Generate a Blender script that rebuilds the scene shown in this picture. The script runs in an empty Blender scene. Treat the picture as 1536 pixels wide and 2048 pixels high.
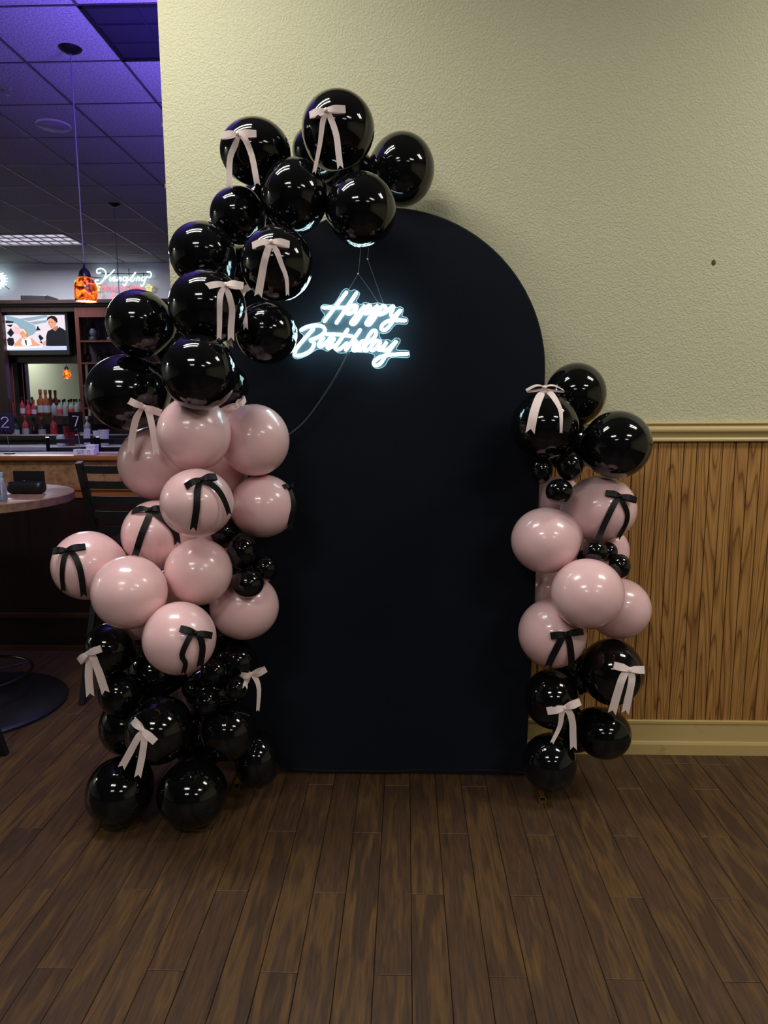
import bpy, bmesh, math, random
from mathutils import Vector, Matrix
C = bpy.context.scene.collection
SC = bpy.context.scene
random.seed(7)
PI = math.pi

# ---------------------------------------------------------------- camera
cam = bpy.data.cameras.new('camera'); cam_o = bpy.data.objects.new('camera', cam); C.objects.link(cam_o)
cam.sensor_fit = 'HORIZONTAL'; cam.sensor_width = 36.0; cam.lens = 36.0 * 1425 / 1536
cam.clip_start = 0.05; cam.clip_end = 60
_m = Matrix([[0.999524, -0.0, 0.030862], [0.030527, 0.147084, -0.988653], [-0.004539, 0.989124, 0.147014]]).to_4x4(); _m.translation = (0, 0, 1.48); cam_o.matrix_world = _m
SC.camera = cam_o

# ---------------------------------------------------------------- world, exposure
w = bpy.data.worlds.new('room_air'); SC.world = w; w.use_nodes = True
w.node_tree.nodes['Background'].inputs[0].default_value = (0.9, 0.88, 0.8, 1)
w.node_tree.nodes['Background'].inputs[1].default_value = 0.004
vs = SC.view_settings
vs.view_transform = 'Standard'; vs.look = 'None'; vs.gamma = 1.0; vs.use_curve_mapping = False
vs.exposure = 1.0

# ---------------------------------------------------------------- ceiling lamps of the party room (two lamps per troffer)
CEIL = 3.58
TROFFERS = [(-1.15, 1.95), (-1.15, -0.80), (-1.15, -3.45), (2.45, 1.75), (2.45, -0.80), (2.45, -3.45), (-8.2, 3.0)]  # last one is added, unseen, to brighten the wall the mirror shows
TUBE_W = 12.0
def area(name, loc, sx, sy, power, col, rot=(0, 0, 0)):
    l = bpy.data.lights.new(name, 'AREA'); l.shape = 'RECTANGLE'; l.size = sx; l.size_y = sy
    l.energy = power; l.color = col
    o = bpy.data.objects.new(name, l); o.location = loc; o.rotation_euler = rot; C.objects.link(o); return o
for i, (x, y) in enumerate(TROFFERS):
    for dy in (-0.14, 0.14):
        area('fluorescent_lamp', (x, y + dy, CEIL - 0.035), 1.15, 0.045, TUBE_W * (1.6 if i == 6 else 1), (1.0, 0.98, 0.91))
# unseen blue light added behind the party-room wall, no fixture; colours the bar ceiling
area('added_blue_light', (-0.45, 3.5, 1.8), 0.8, 0.3, 150.0, (0.22, 0.14, 1.0), (PI, 0.55, 0))
# lit troffer over the back bar
area('bar_troffer_lamp', (-4.8, 9.3, CEIL - 0.075), 1.1, 0.5, 45.0, (0.8, 0.84, 1.0))

# ---------------------------------------------------------------- helpers
def tag(o, label=None, cat=None, group=None, kind=None):
    if label: o['label'] = label
    if cat: o['category'] = cat
    if group: o['group'] = group
    if kind: o['kind'] = kind
    return o
def thing(name, label, cat, loc=(0, 0, 0), group=None):
    o = bpy.data.objects.new(name, None); C.objects.link(o); o.location = loc; o.empty_display_size = 0.05
    return tag(o, label, cat, group)
def wloc(o):
    v = Vector((0, 0, 0))
    while o is not None: v = v + Vector(o.location); o = o.parent
    return v
class MB:
    """collects verts and faces; build() links them as ONE mesh object (vertices given in world space)"""
    def __init__(s): s.v = []; s.f = []; s.mi = []
    def add(s, vs_, fs, mi=0):
        n = len(s.v); s.v += [tuple(q) for q in vs_]
        s.f += [tuple(i + n for i in q) for q in fs]; s.mi += [mi] * len(fs); return s
    def box(s, x0, x1, y0, y1, z0, z1, mi=0):
        x0, x1 = min(x0, x1), max(x0, x1); y0, y1 = min(y0, y1), max(y0, y1); z0, z1 = min(z0, z1), max(z0, z1)
        v = [(x0, y0, z0), (x1, y0, z0), (x1, y1, z0), (x0, y1, z0), (x0, y0, z1), (x1, y0, z1), (x1, y1, z1), (x0, y1, z1)]
        return s.add(v, [(0, 3, 2, 1), (4, 5, 6, 7), (0, 1, 5, 4), (1, 2, 6, 5), (2, 3, 7, 6), (3, 0, 4, 7)], mi)
    def cbox(s, x0, x1, y0, y1, z0, z1, b=0.004, mi=0):
        """chamfered box"""
        bm = bmesh.new(); t = MB().box(x0, x1, y0, y1, z0, z1)
        vv = [bm.verts.new(q) for q in t.v]
        for q in t.f: bm.faces.new([vv[i] for i in q])
        bmesh.ops.bevel(bm, geom=bm.edges[:], offset=b, segments=2, affect='EDGES', profile=0.6)
        bm.verts.index_update()
        s.add([q.co[:] for q in bm.verts], [[q.index for q in f.verts] for f in bm.faces], mi); bm.free(); return s
    def beam(s, p, q, w, d, up=(0, 0, 1), mi=0):
        """rectangular bar from p to q"""
        p, q = Vector(p), Vector(q); t = (q - p).normalized(); u = Vector(up)
        if abs(t.dot(u)) > 0.98: u = Vector((0, 1, 0))
        a = t.cross(u).normalized(); b = a.cross(t)
        v = [c + a * i * w / 2 + b * j * d / 2 for c in (p, q) for i, j in ((-1, -1), (1, -1), (1, 1), (-1, 1))]
        return s.add(v, [(3, 2, 1, 0), (4, 5, 6, 7), (0, 1, 5, 4), (1, 2, 6, 5), (2, 3, 7, 6), (3, 0, 4, 7)], mi)
    def tube(s, pts, r, n=8, closed=False, mi=0):
        pts = [Vector(p) for p in pts]; m = len(pts); rr = r if hasattr(r, '__len__') else [r] * m
        vv = []; prev = None
        for i, p in enumerate(pts):
            if closed: t = pts[(i + 1) % m] - pts[i - 1]
            else: t = pts[min(i + 1, m - 1)] - pts[max(i - 1, 0)]
            t.normalize()
            if prev is None:
                u = Vector((0, 0, 1)) if abs(t.z) < 0.9 else Vector((0, 1, 0)); a = t.cross(u).normalized()
            else: a = (prev - t * prev.dot(t)).normalized()
            prev = a; b = t.cross(a)
            for k in range(n):
                g = 2 * PI * k / n; vv.append(p + (a * math.cos(g) + b * math.sin(g)) * rr[i])
        ff = []
        for i in range(m if closed else m - 1):
            j = (i + 1) % m
            for k in range(n): ff.append((i * n + k, i * n + (k + 1) % n, j * n + (k + 1) % n, j * n + k))
        if not closed: ff.append(tuple(range(n - 1, -1, -1))); ff.append(tuple((m - 1) * n + k for k in range(n)))
        return s.add(vv, ff, mi)
    def lathe(s, prof, c=(0, 0, 0), n=24, mi=0):
        """profile of (radius, z) about the vertical through c; radius 0 makes a pole"""
        vv = []; idx = []
        for r, z in prof:
            if r < 1e-6: idx.append([len(vv)] * n); vv.append((c[0], c[1], c[2] + z))
            else:
                idx.append(list(range(len(vv), len(vv) + n)))
                for k in range(n): g = 2 * PI * k / n; vv.append((c[0] + r * math.cos(g), c[1] + r * math.sin(g), c[2] + z))
        ff = []
        for a, b in zip(idx, idx[1:]):
            for k in range(n):
                q = []
                for i in (a[k], a[(k + 1) % n], b[(k + 1) % n], b[k]):
                    if i not in q: q.append(i)
                if len(q) > 2: ff.append(tuple(q))
        return s.add(vv, ff, mi)
    def prism(s, poly, y0, y1, mi=0):
        """polygon of (x, z) pulled from y0 (front) to y1"""
        n = len(poly); vv = [(x, y0, z) for x, z in poly] + [(x, y1, z) for x, z in poly]
        ff = [tuple(range(n)), tuple(range(2 * n - 1, n - 1, -1))]
        ff += [(i, i + n, (i + 1) % n + n, (i + 1) % n) for i in range(n)]
        return s.add(vv, ff, mi)
    def build(s, name, mats, parent=None, smooth=False, loc=None):
        me = bpy.data.meshes.new(name)
        o = bpy.data.objects.new(name, me); C.objects.link(o)
        off = Vector((0, 0, 0))
        if parent is not None: o.parent = parent; off = wloc(parent)
        if loc is not None:
            o.location = Vector(loc) - off; off = Vector(loc)
        me.from_pydata([tuple(Vector(q) - off) for q in s.v], [], s.f)
        for m in (mats if isinstance(mats, (list, tuple)) else [mats]): me.materials.append(m)
        if any(s.mi): me.polygons.foreach_set('material_index', s.mi)
        bm = bmesh.new(); bm.from_mesh(me); bmesh.ops.recalc_face_normals(bm, faces=bm.faces); bm.to_mesh(me); bm.free()
        if smooth is True: me.polygons.foreach_set('use_smooth', [True] * len(me.polygons))
        elif smooth:
            me.polygons.foreach_set('use_smooth', [True] * len(me.polygons)); me.set_sharp_from_angle(angle=smooth)
        me.update(); return o
def copy_tree(o, parent=None):
    c = o.copy(); C.objects.link(c)
    if parent is not None: c.parent = parent
    for ch in list(o.children): copy_tree(ch, c)
    return c
def catmull(P, n=6, closed=False):
    P = [Vector(p) for p in P]; m = len(P)
    if m == 2 and not closed: return [P[0].lerp(P[1], i / 6) for i in range(7)]
    out = []
    for i in range(m if closed else m - 1):
        if closed: a, b, c, d = P[i - 1], P[i], P[(i + 1) % m], P[(i + 2) % m]
        else:
            b, c = P[i], P[i + 1]; a = P[i - 1] if i else b * 2 - c; d = P[i + 2] if i + 2 < m else c * 2 - b
        for k in range(n):
            t = k / n
            out.append(0.5 * (2 * b + (c - a) * t + (2 * a - 5 * b + 4 * c - d) * t * t + (3 * b - a - 3 * c + d) * t ** 3))
    if not closed: out.append(P[-1])
    return out

# ---------------------------------------------------------------- materials
def srgb(r, g, b):
    f = lambda c: c / 12.92 if c <= 0.04045 else ((c + 0.055) / 1.055) ** 2.4
    return (f(r / 255), f(g / 255), f(b / 255), 1)
def newmat(name):
    m = bpy.data.materials.new(name); m.use_nodes = True
    nt = m.node_tree; return m, nt, nt.nodes['Principled BSDF']
def mat(name, col, rough=0.5, metal=0.0, spec=0.5, emit=None, es=0.0, coat=0.0, sss=0.0, trans=0.0, ior=1.45, noise=0.0, nscale=20):
    m, nt, b = newmat(name)
    b.inputs['Base Color'].default_value = col; b.inputs['Roughness'].default_value = rough
    b.inputs['Metallic'].default_value = metal; b.inputs['Specular IOR Level'].default_value = spec
    b.inputs['Coat Weight'].default_value = coat; b.inputs['Coat Roughness'].default_value = 0.08
    b.inputs['IOR'].default_value = ior; b.inputs['Transmission Weight'].default_value = trans
    if sss: b.inputs['Subsurface Weight'].default_value = sss; b.inputs['Subsurface Radius'].default_value = (0.05, 0.02, 0.015); b.inputs['Subsurface Scale'].default_value = 0.5
    if emit: b.inputs['Emission Color'].default_value = emit; b.inputs['Emission Strength'].default_value = es
    if noise:
        t = nt.nodes.new('ShaderNodeTexCoord'); n = nt.nodes.new('ShaderNodeTexNoise'); n.inputs['Scale'].default_value = nscale; n.inputs['Detail'].default_value = 5
        r = nt.nodes.new('ShaderNodeMixRGB'); r.blend_type = 'MULTIPLY'; r.inputs[0].default_value = noise; r.inputs[1].default_value = col
        nt.links.new(t.outputs['Object'], n.inputs['Vector']); nt.links.new(n.outputs['Fac'], r.inputs[2]); nt.links.new(r.outputs[0], b.inputs['Base Color'])
    return m
def nodes(nt, *kinds): return [nt.nodes.new('ShaderNode' + k) for k in kinds]
def wood(name, dark, light, rough, sx=60.0, sy=3.0, vary=0.0, cols=None, axis='Y', bump=0.0, rand_obj=False, spec=0.4):
    """streaky grain along one axis; each object takes its own offset and tint"""
    m, nt, b = newmat(name); L = nt.links.new
    tc, mp, oi, vm, n1, rp, n2, rp2, mx = nodes(nt, 'TexCoord', 'Mapping', 'ObjectInfo', 'VectorMath', 'TexNoise', 'ValToRGB', 'TexNoise', 'ValToRGB', 'MixRGB')
    sc = {'X': (sy, sx, sx), 'Y': (sx, sy, sx), 'Z': (sx, sx, sy)}[axis]
    vm.operation = 'ADD'; mul = nt.nodes.new('ShaderNodeVectorMath'); mul.operation = 'SCALE'; mul.inputs[0].default_value = (17.3, 31.1, 5.7)
    L(oi.outputs['Random'], mul.inputs['Scale']); L(tc.outputs['Object'], vm.inputs[0])
    if rand_obj: L(mul.outputs[0], vm.inputs[1])
    mp.inputs['Scale'].default_value = sc; L(vm.outputs[0], mp.inputs['Vector'])
    n1.inputs['Scale'].default_value = 1.0; n1.inputs['Detail'].default_value = 6; n1.inputs['Roughness'].default_value = 0.65; n1.inputs['Distortion'].default_value = 0.4
    L(mp.outputs[0], n1.inputs['Vector'])
    rp.color_ramp.elements[0].position = 0.3; rp.color_ramp.elements[0].color = dark
    rp.color_ramp.elements[1].position = 0.72; rp.color_ramp.elements[1].color = light
    L(n1.outputs['Fac'], rp.inputs['Fac'])
    out = rp.outputs[0]
    if cols:
        # tint of the whole board, and slow streaks of a second colour inside it
        rp2.color_ramp.interpolation = 'LINEAR'
        e = rp2.color_ramp.elements
        while len(e) < len(cols): e.new(0.5)
        for i, c in enumerate(cols): e[i].position = i / (len(cols) - 1); e[i].color = c
        mp2 = nt.nodes.new('ShaderNodeMapping'); mp2.inputs['Scale'].default_value = tuple(v * q for v, q in zip(sc, (0.18, 0.35, 0.18)))
        L(vm.outputs[0], mp2.inputs['Vector']); L(mp2.outputs[0], n2.inputs['Vector']); n2.inputs['Scale'].default_value = 1.0; n2.inputs['Detail'].default_value = 2
        ad = nt.nodes.new('ShaderNodeMath'); ad.operation = 'MULTIPLY_ADD'; ad.inputs[1].default_value = 1.9; ad.inputs[2].default_value = -0.7
        L(n2.outputs['Fac'], ad.inputs[0])
        a2 = nt.nodes.new('ShaderNodeMath'); a2.operation = 'MULTIPLY_ADD'; a2.inputs[1].default_value = 0.7
        L(oi.outputs['Random'], a2.inputs[0]); L(ad.outputs[0], a2.inputs[2])
        L(a2.outputs[0], rp2.inputs['Fac'])
        mx.blend_type = 'MULTIPLY'; mx.inputs[0].default_value = 1.0; L(rp.outputs[0], mx.inputs[1]); L(rp2.outputs[0], mx.inputs[2]); out = mx.outputs[0]
    L(out, b.inputs['Base Color']); b.inputs['Roughness'].default_value = rough; b.inputs['Specular IOR Level'].default_value = spec
    if bump:
        bp = nt.nodes.new('ShaderNodeBump'); bp.inputs['Strength'].default_value = bump; bp.inputs['Distance'].default_value = 0.002
        L(n1.outputs['Fac'], bp.inputs['Height']); L(bp.outputs[0], b.inputs['Normal'])
    return m
def plaster(name, col, scale=55, strength=0.5, dist=0.006):
    m, nt, b = newmat(name); L = nt.links.new
    tc, n1, n2, rp, bp, n3, mx = nodes(nt, 'TexCoord', 'TexNoise', 'TexNoise', 'ValToRGB', 'Bump', 'TexNoise', 'MixRGB')
    for n, s, d in ((n1, scale, 3), (n2, scale * 2.3, 4), (n3, 1.3, 2)):
        n.inputs['Scale'].default_value = s; n.inputs['Detail'].default_value = d; L(tc.outputs['Object'], n.inputs['Vector'])
    n1.inputs['Distortion'].default_value = 0.3
    rp.color_ramp.elements[0].position = 0.4; rp.color_ramp.elements[1].position = 0.62
    L(n1.outputs['Fac'], rp.inputs['Fac'])
    ad = nt.nodes.new('ShaderNodeMath'); ad.operation = 'MULTIPLY_ADD'; ad.inputs[1].default_value = 0.35
    L(n2.outputs['Fac'], ad.inputs[0]); L(rp.outputs[0], ad.inputs[2])
    bp.inputs['Strength'].default_value = strength; bp.inputs['Distance'].default_value = dist
    L(ad.outputs[0], bp.inputs['Height']); L(bp.outputs[0], b.inputs['Normal'])
    mx.inputs[1].default_value = col; mx.inputs[2].default_value = tuple(c * 0.9 for c in col[:3]) + (1,)
    L(n3.outputs['Fac'], mx.inputs[0]); L(mx.outputs[0], b.inputs['Base Color'])
    b.inputs['Roughness'].default_value = 0.75; b.inputs['Specular IOR Level'].default_value = 0.25
    return m
def panel_oak(name):
    """printed oak plywood: cathedral grain lines, different on each board"""
    m, nt, b = newmat(name); L = nt.links.new
    tc, mp, nz, wv, rp, mp2, n2, mx, oi = nodes(nt, 'TexCoord', 'Mapping', 'TexNoise', 'TexWave', 'ValToRGB', 'Mapping', 'TexNoise', 'MixRGB', 'ObjectInfo')
    mp.inputs['Scale'].default_value = (1, 1, 0.045); L(tc.outputs['Object'], mp.inputs['Vector'])
    nz.inputs['Scale'].default_value = 7.0; nz.inputs['Detail'].default_value = 2.2; nz.inputs['Roughness'].default_value = 0.45; L(mp.outputs[0], nz.inputs['Vector'])
    # contour lines of a tall, slow noise give the cathedral figures
    ml = nt.nodes.new('ShaderNodeMath'); ml.operation = 'MULTIPLY'; ml.inputs[1].default_value = 36.0
    fr = nt.nodes.new('ShaderNodeMath'); fr.operation = 'FRACT'
    L(nz.outputs['Fac'], ml.inputs[0]); L(ml.outputs[0], fr.inputs[0])
    e = rp.color_ramp.elements; e[0].position = 0.0; e[0].color = srgb(112, 72, 34); e[1].position = 1.0; e[1].color = srgb(140, 94, 46)
    q = e.new(0.16); q.color = srgb(158, 112, 58); q = e.new(0.5); q.color = srgb(184, 136, 76); q = e.new(0.9); q.color = srgb(172, 124, 66)
    L(fr.outputs[0], rp.inputs['Fac'])
    mp2.inputs['Scale'].default_value = (220, 220, 6); L(tc.outputs['Object'], mp2.inputs['Vector']); L(mp2.outputs[0], n2.inputs['Vector']); n2.inputs['Scale'].default_value = 1; n2.inputs['Detail'].default_value = 3
    mx.blend_type = 'MULTIPLY'; mx.inputs[0].default_value = 0.45
    r2 = nt.nodes.new('ShaderNodeValToRGB'); r2.color_ramp.elements[0].position = 0.35; r2.color_ramp.elements[0].color = (0.45, 0.4, 0.35, 1); r2.color_ramp.elements[1].position = 0.6
    L(n2.outputs['Fac'], r2.inputs['Fac']); L(rp.outputs[0], mx.inputs[1]); L(r2.outputs[0], mx.inputs[2]); L(mx.outputs[0], b.inputs['Base Color'])
    b.inputs['Roughness'].default_value = 0.5; b.inputs['Specular IOR Level'].default_value = 0.35
    return m
def speckle(name, a, bcol, scale, rough=0.8, lo=0.4, hi=0.65, bump=0.0):
    m, nt, b = newmat(name); L = nt.links.new
    tc, n, rp = nodes(nt, 'TexCoord', 'TexNoise', 'ValToRGB')
    n.inputs['Scale'].default_value = scale; n.inputs['Detail'].default_value = 6; n.inputs['Roughness'].default_value = 0.7
    L(tc.outputs['Object'], n.inputs['Vector']); L(n.outputs['Fac'], rp.inputs['Fac'])
    rp.color_ramp.elements[0].position = lo; rp.color_ramp.elements[0].color = a; rp.color_ramp.elements[1].position = hi; rp.color_ramp.elements[1].color = bcol
    L(rp.outputs[0], b.inputs['Base Color']); b.inputs['Roughness'].default_value = rough; b.inputs['Specular IOR Level'].default_value = 0.3
    if bump:
        bp = nt.nodes.new('ShaderNodeBump'); bp.inputs['Strength'].default_value = bump; bp.inputs['Distance'].default_value = 0.003
        L(n.outputs['Fac'], bp.inputs['Height']); L(bp.outputs[0], b.inputs['Normal'])
    return m
def glow(name, col, strength):
    m, nt, b = newmat(name); b.inputs['Base Color'].default_value = (0.06, 0.06, 0.06, 1)
    b.inputs['Emission Color'].default_value = col; b.inputs['Emission Strength'].default_value = strength; b.inputs['Roughness'].default_value = 0.3
    return m

M = {}
M['plaster'] = plaster('cream_plaster', srgb(204, 200, 168), 130, 0.42, 0.004)
M['plaster_far'] = plaster('pale_wall_paint', srgb(214, 214, 212), strength=0.15)
M['plaster_left'] = plaster('pale_green_wall_paint', srgb(214, 220, 200), strength=0.1)
M['plank'] = wood('walnut_vinyl_plank', (0.55, 0.55, 0.55, 1), (1, 1, 1, 1), 0.45, sx=150, sy=9.0, axis='Y', rand_obj=True, bump=0.12, spec=0.35,
                  cols=[srgb(70, 52, 42), srgb(90, 65, 44), srgb(78, 58, 45), srgb(104, 76, 46), srgb(76, 56, 42)])
M['subfloor'] = wood('dark_floor_wood', srgb(30, 20, 14), srgb(48, 32, 22), 0.5, sx=40, sy=2)
M['seam'] = mat('seam_black', (0.006, 0.005, 0.004, 1), 0.9, noise=0.4)
M['oak'] = panel_oak('oak_panel_print')
M['groove'] = mat('panel_groove', srgb(70, 42, 18), 0.7, noise=0.4)
M['trim'] = mat('tan_painted_trim', srgb(196, 172, 116), 0.42, noise=0.12, nscale=9)
M['base'] = speckle('scuffed_tan_paint', srgb(150, 122, 74), srgb(190, 164, 108), 6, 0.5, 0.25, 0.42)
M['tile'] = speckle('mineral_ceiling_tile', srgb(120, 118, 122), srgb(186, 184, 190), 90, 0.9, 0.36, 0.6, bump=0.25)
M['ceil'] = speckle('ceiling_deck', srgb(150, 148, 145), srgb(175, 172, 168), 40)
M['tbar'] = mat('tile_grid_metal', srgb(96, 94, 106), 0.35, 0.4, noise=0.2)
M['black_latex'] = mat('glossy_black_latex', (0.0032, 0.0033, 0.0042, 1), 0.07, spec=0.5, coat=0.25, noise=0.15, nscale=6)
M['pink_latex'] = mat('pearl_pink_latex', srgb(237, 195, 197), 0.3, spec=0.45, coat=0.55, sss=0.35, noise=0.06, nscale=5)
M['pink_satin'] = wood('pink_satin_ribbon', srgb(240, 215, 211), srgb(247, 229, 225), 0.42, sx=200, sy=20)
M['black_satin'] = wood('black_satin_ribbon', (0.003, 0.003, 0.003, 1), (0.006, 0.006, 0.006, 1), 0.48, sx=200, sy=20, spec=0.22)
def fabric():
    m, nt, b = newmat('black_stretch_fabric'); L = nt.links.new
    tc, n, bp, n2, rp = nodes(nt, 'TexCoord', 'TexNoise', 'Bump', 'TexNoise', 'ValToRGB')
    n.inputs['Scale'].default_value = 900; L(tc.outputs['Object'], n.inputs['Vector']); bp.inputs['Strength'].default_value = 0.1; bp.inputs['Distance'].default_value = 0.001
    L(n.outputs['Fac'], bp.inputs['Height']); L(bp.outputs[0], b.inputs['Normal'])
    n2.inputs['Scale'].default_value = 2.5; L(tc.outputs['Object'], n2.inputs['Vector'])
    rp.color_ramp.elements[0].color = (0.0045, 0.006, 0.0105, 1); rp.color_ramp.elements[1].color = (0.0062, 0.008, 0.014, 1)
    L(n2.outputs['Fac'], rp.inputs['Fac']); L(rp.outputs[0], b.inputs['Base Color'])
    b.inputs['Roughness'].default_value = 0.9; b.inputs['Specular IOR Level'].default_value = 0.12; b.inputs['Sheen Weight'].default_value = 0.08
    return m
M['fabric'] = fabric()
M['brass'] = mat('gold_square_tube', srgb(214, 176, 74), 0.35, 0.85, noise=0.2)
M['hollow'] = mat('tube_shade_black', (0.004, 0.004, 0.004, 1), 0.9, noise=0.3)
M['tube'] = glow('fluorescent_white', (1.0, 0.98, 0.91, 1), 2.0)
M['neon'] = glow('white_neon', (0.62, 0.95, 1.0, 1), 6.5)
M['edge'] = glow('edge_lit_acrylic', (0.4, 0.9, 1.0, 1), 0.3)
def acrylic():
    m, nt, b = newmat('clear_acrylic'); L = nt.links.new
    tr, df, gl, m1, m2, out = nodes(nt, 'BsdfTransparent', 'BsdfDiffuse', 'BsdfGlossy', 'MixShader', 'MixShader', 'OutputMaterial')
    nt.nodes.remove(nt.nodes['Material Output'])
    tr.inputs[0].default_value = (0.93, 0.97, 0.98, 1); df.inputs[0].default_value = (0.6, 0.85, 1.0, 1); gl.inputs['Roughness'].default_value = 0.05
    nz = nt.nodes.new('ShaderNodeTexNoise'); nz.inputs['Scale'].default_value = 12
    mp = nt.nodes.new('ShaderNodeMapRange'); mp.inputs[3].default_value = 0.022; mp.inputs[4].default_value = 0.04
    L(nz.outputs['Fac'], mp.inputs[0]); L(mp.outputs[0], m1.inputs[0])
    L(tr.outputs[0], m1.inputs[1]); L(df.outputs[0], m1.inputs[2]); m2.inputs[0].default_value = 0.03
    L(m1.outputs[0], m2.inputs[1]); L(gl.outputs[0], m2.inputs[2]); L(m2.outputs[0], out.inputs[0]); return m
M['acrylic'] = acrylic()
M['cord'] = mat('clear_grey_cable', srgb(70, 78, 84), 0.3, noise=0.2)
M['line'] = mat('nylon_line', srgb(150, 165, 175), 0.25, noise=0.2)
M['black_metal'] = mat('black_chair_steel', (0.012, 0.013, 0.014, 1), 0.38, noise=0.3)
M['black_vinyl'] = mat('black_vinyl', (0.01, 0.01, 0.011, 1), 0.35, noise=0.3, nscale=60)
M['dark_steel'] = mat('dark_steel', (0.06, 0.06, 0.065, 1), 0.25, 0.9, noise=0.2)
M['dark_ledge'] = wood('dark_stained_trim', srgb(52, 32, 20), srgb(78, 50, 30), 0.45, sx=50, sy=2, axis='X')
M['chrome'] = mat('chrome', (0.55, 0.55, 0.58, 1), 0.15, 1.0, noise=0.1)
M['laminate'] = speckle('brown_speckled_laminate', srgb(112, 84, 66), srgb(150, 116, 92), 28, 0.35, 0.35, 0.65)
M['burl'] = speckle('burl_laminate', srgb(118, 84, 52), srgb(176, 136, 92), 22, 0.4, 0.35, 0.66)
M['ledge'] = wood('honey_wood_ledge', srgb(120, 70, 34), srgb(170, 108, 58), 0.35, sx=50, sy=2, axis='X')
M['dark_panel'] = wood('dark_bar_wood', srgb(26, 15, 12), srgb(44, 27, 21), 0.4, sx=40, sy=2, axis='Z')
M['cherry'] = wood('cherry_shelf_wood', srgb(60, 28, 22), srgb(90, 46, 34), 0.4, sx=40, sy=2, axis='Z')
M['recess'] = mat('cabinet_back', srgb(70, 58, 62), 0.7, noise=0.3)
M['counter'] = mat('pale_counter_edge', srgb(205, 205, 215), 0.25, noise=0.15)
M['mirror'] = mat('mirror_silver', (0.82, 0.86, 0.82, 1), 0.02, 1.0, noise=0.02)
M['plastic_black'] = mat('black_plastic', (0.008, 0.008, 0.01, 1), 0.3, noise=0.3)
M['white'] = mat('white_card', srgb(225, 225, 230), 0.5, noise=0.08)
M['ink_blue'] = mat('blue_ink', srgb(70, 90, 150), 0.5, noise=0.1)
M['wire'] = mat('steel_wire', (0.6, 0.6, 0.6, 1), 0.3, 0.9, noise=0.1)
M['bluecap'] = mat('bottle_plastic', srgb(205, 215, 235), 0.25, trans=0.5, noise=0.05)
M['clear'] = mat('clear_plastic', srgb(200, 210, 235), 0.12, trans=0.85, noise=0.02)
M['dish'] = mat('pale_ceiling_dish', srgb(150, 148, 165), 0.35, noise=0.1)
def amber():
    m, nt, b = newmat('amber_art_glass'); L = nt.links.new
    tc, n, rp = nodes(nt, 'TexCoord', 'TexNoise', 'ValToRGB'); n.inputs['Scale'].default_value = 26; n.inputs['Detail'].default_value = 4; n.inputs['Distortion'].default_value = 1.2
    L(tc.outputs['Object'], n.inputs['Vector']); L(n.outputs['Fac'], rp.inputs['Fac']); e = rp.color_ramp.elements
    e[0].position = 0.38; e[0].color = (0.03, 0.006, 0.002, 1); e[1].position = 0.68; e[1].color = (1.0, 0.36, 0.03, 1); q = e.new(0.5); q.color = (0.55, 0.07, 0.005, 1)
    L(rp.outputs[0], b.inputs['Base Color']); L(rp.outputs[0], b.inputs['Emission Color']); b.inputs['Emission Strength'].default_value = 0.6; b.inputs['Roughness'].default_value = 0.12
    return m
M['amber'] = amber()
M['bulb'] = glow('warm_bulb', (1.0, 0.86, 0.6, 1), 4.0)
M['n_white'] = glow('beer_sign_white', (0.62, 0.9, 1.0, 1), 1.2)
M['n_red'] = glow('beer_sign_red', (1.0, 0.05, 0.13, 1), 0.6)
M['n_pink'] = glow('beer_sign_pink', (1.0, 0.22, 0.3, 1), 0.5)
M['n_yellow'] = glow('beer_sign_yellow', (1.0, 0.85, 0.2, 1), 0.5)
M['lens'] = glow('lit_troffer_lens', (0.85, 0.8, 0.95, 1), 0.33)
M['dark_lens'] = mat('unlit_louver', srgb(58, 56, 76), 0.3, 0.3, noise=0.3)
M['louver'] = mat('louver_blade', srgb(135, 130, 150), 0.35, 0.5, noise=0.1)
M['frame_black'] = mat('black_fixture_frame', (0.006, 0.006, 0.008, 1), 0.6, noise=0.3)
M['white_metal'] = mat('white_fixture_metal', srgb(205, 203, 196), 0.45, noise=0.05)
def screen_mat(n, c):
    m = glow('screen_' + n, srgb(*c), 0.6); m.node_tree.nodes['Principled BSDF'].inputs['Base Color'].default_value = (0.005, 0.005, 0.005, 1); m.node_tree.nodes['Principled BSDF'].inputs['Specular IOR Level'].default_value = 0.05; return m

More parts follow.
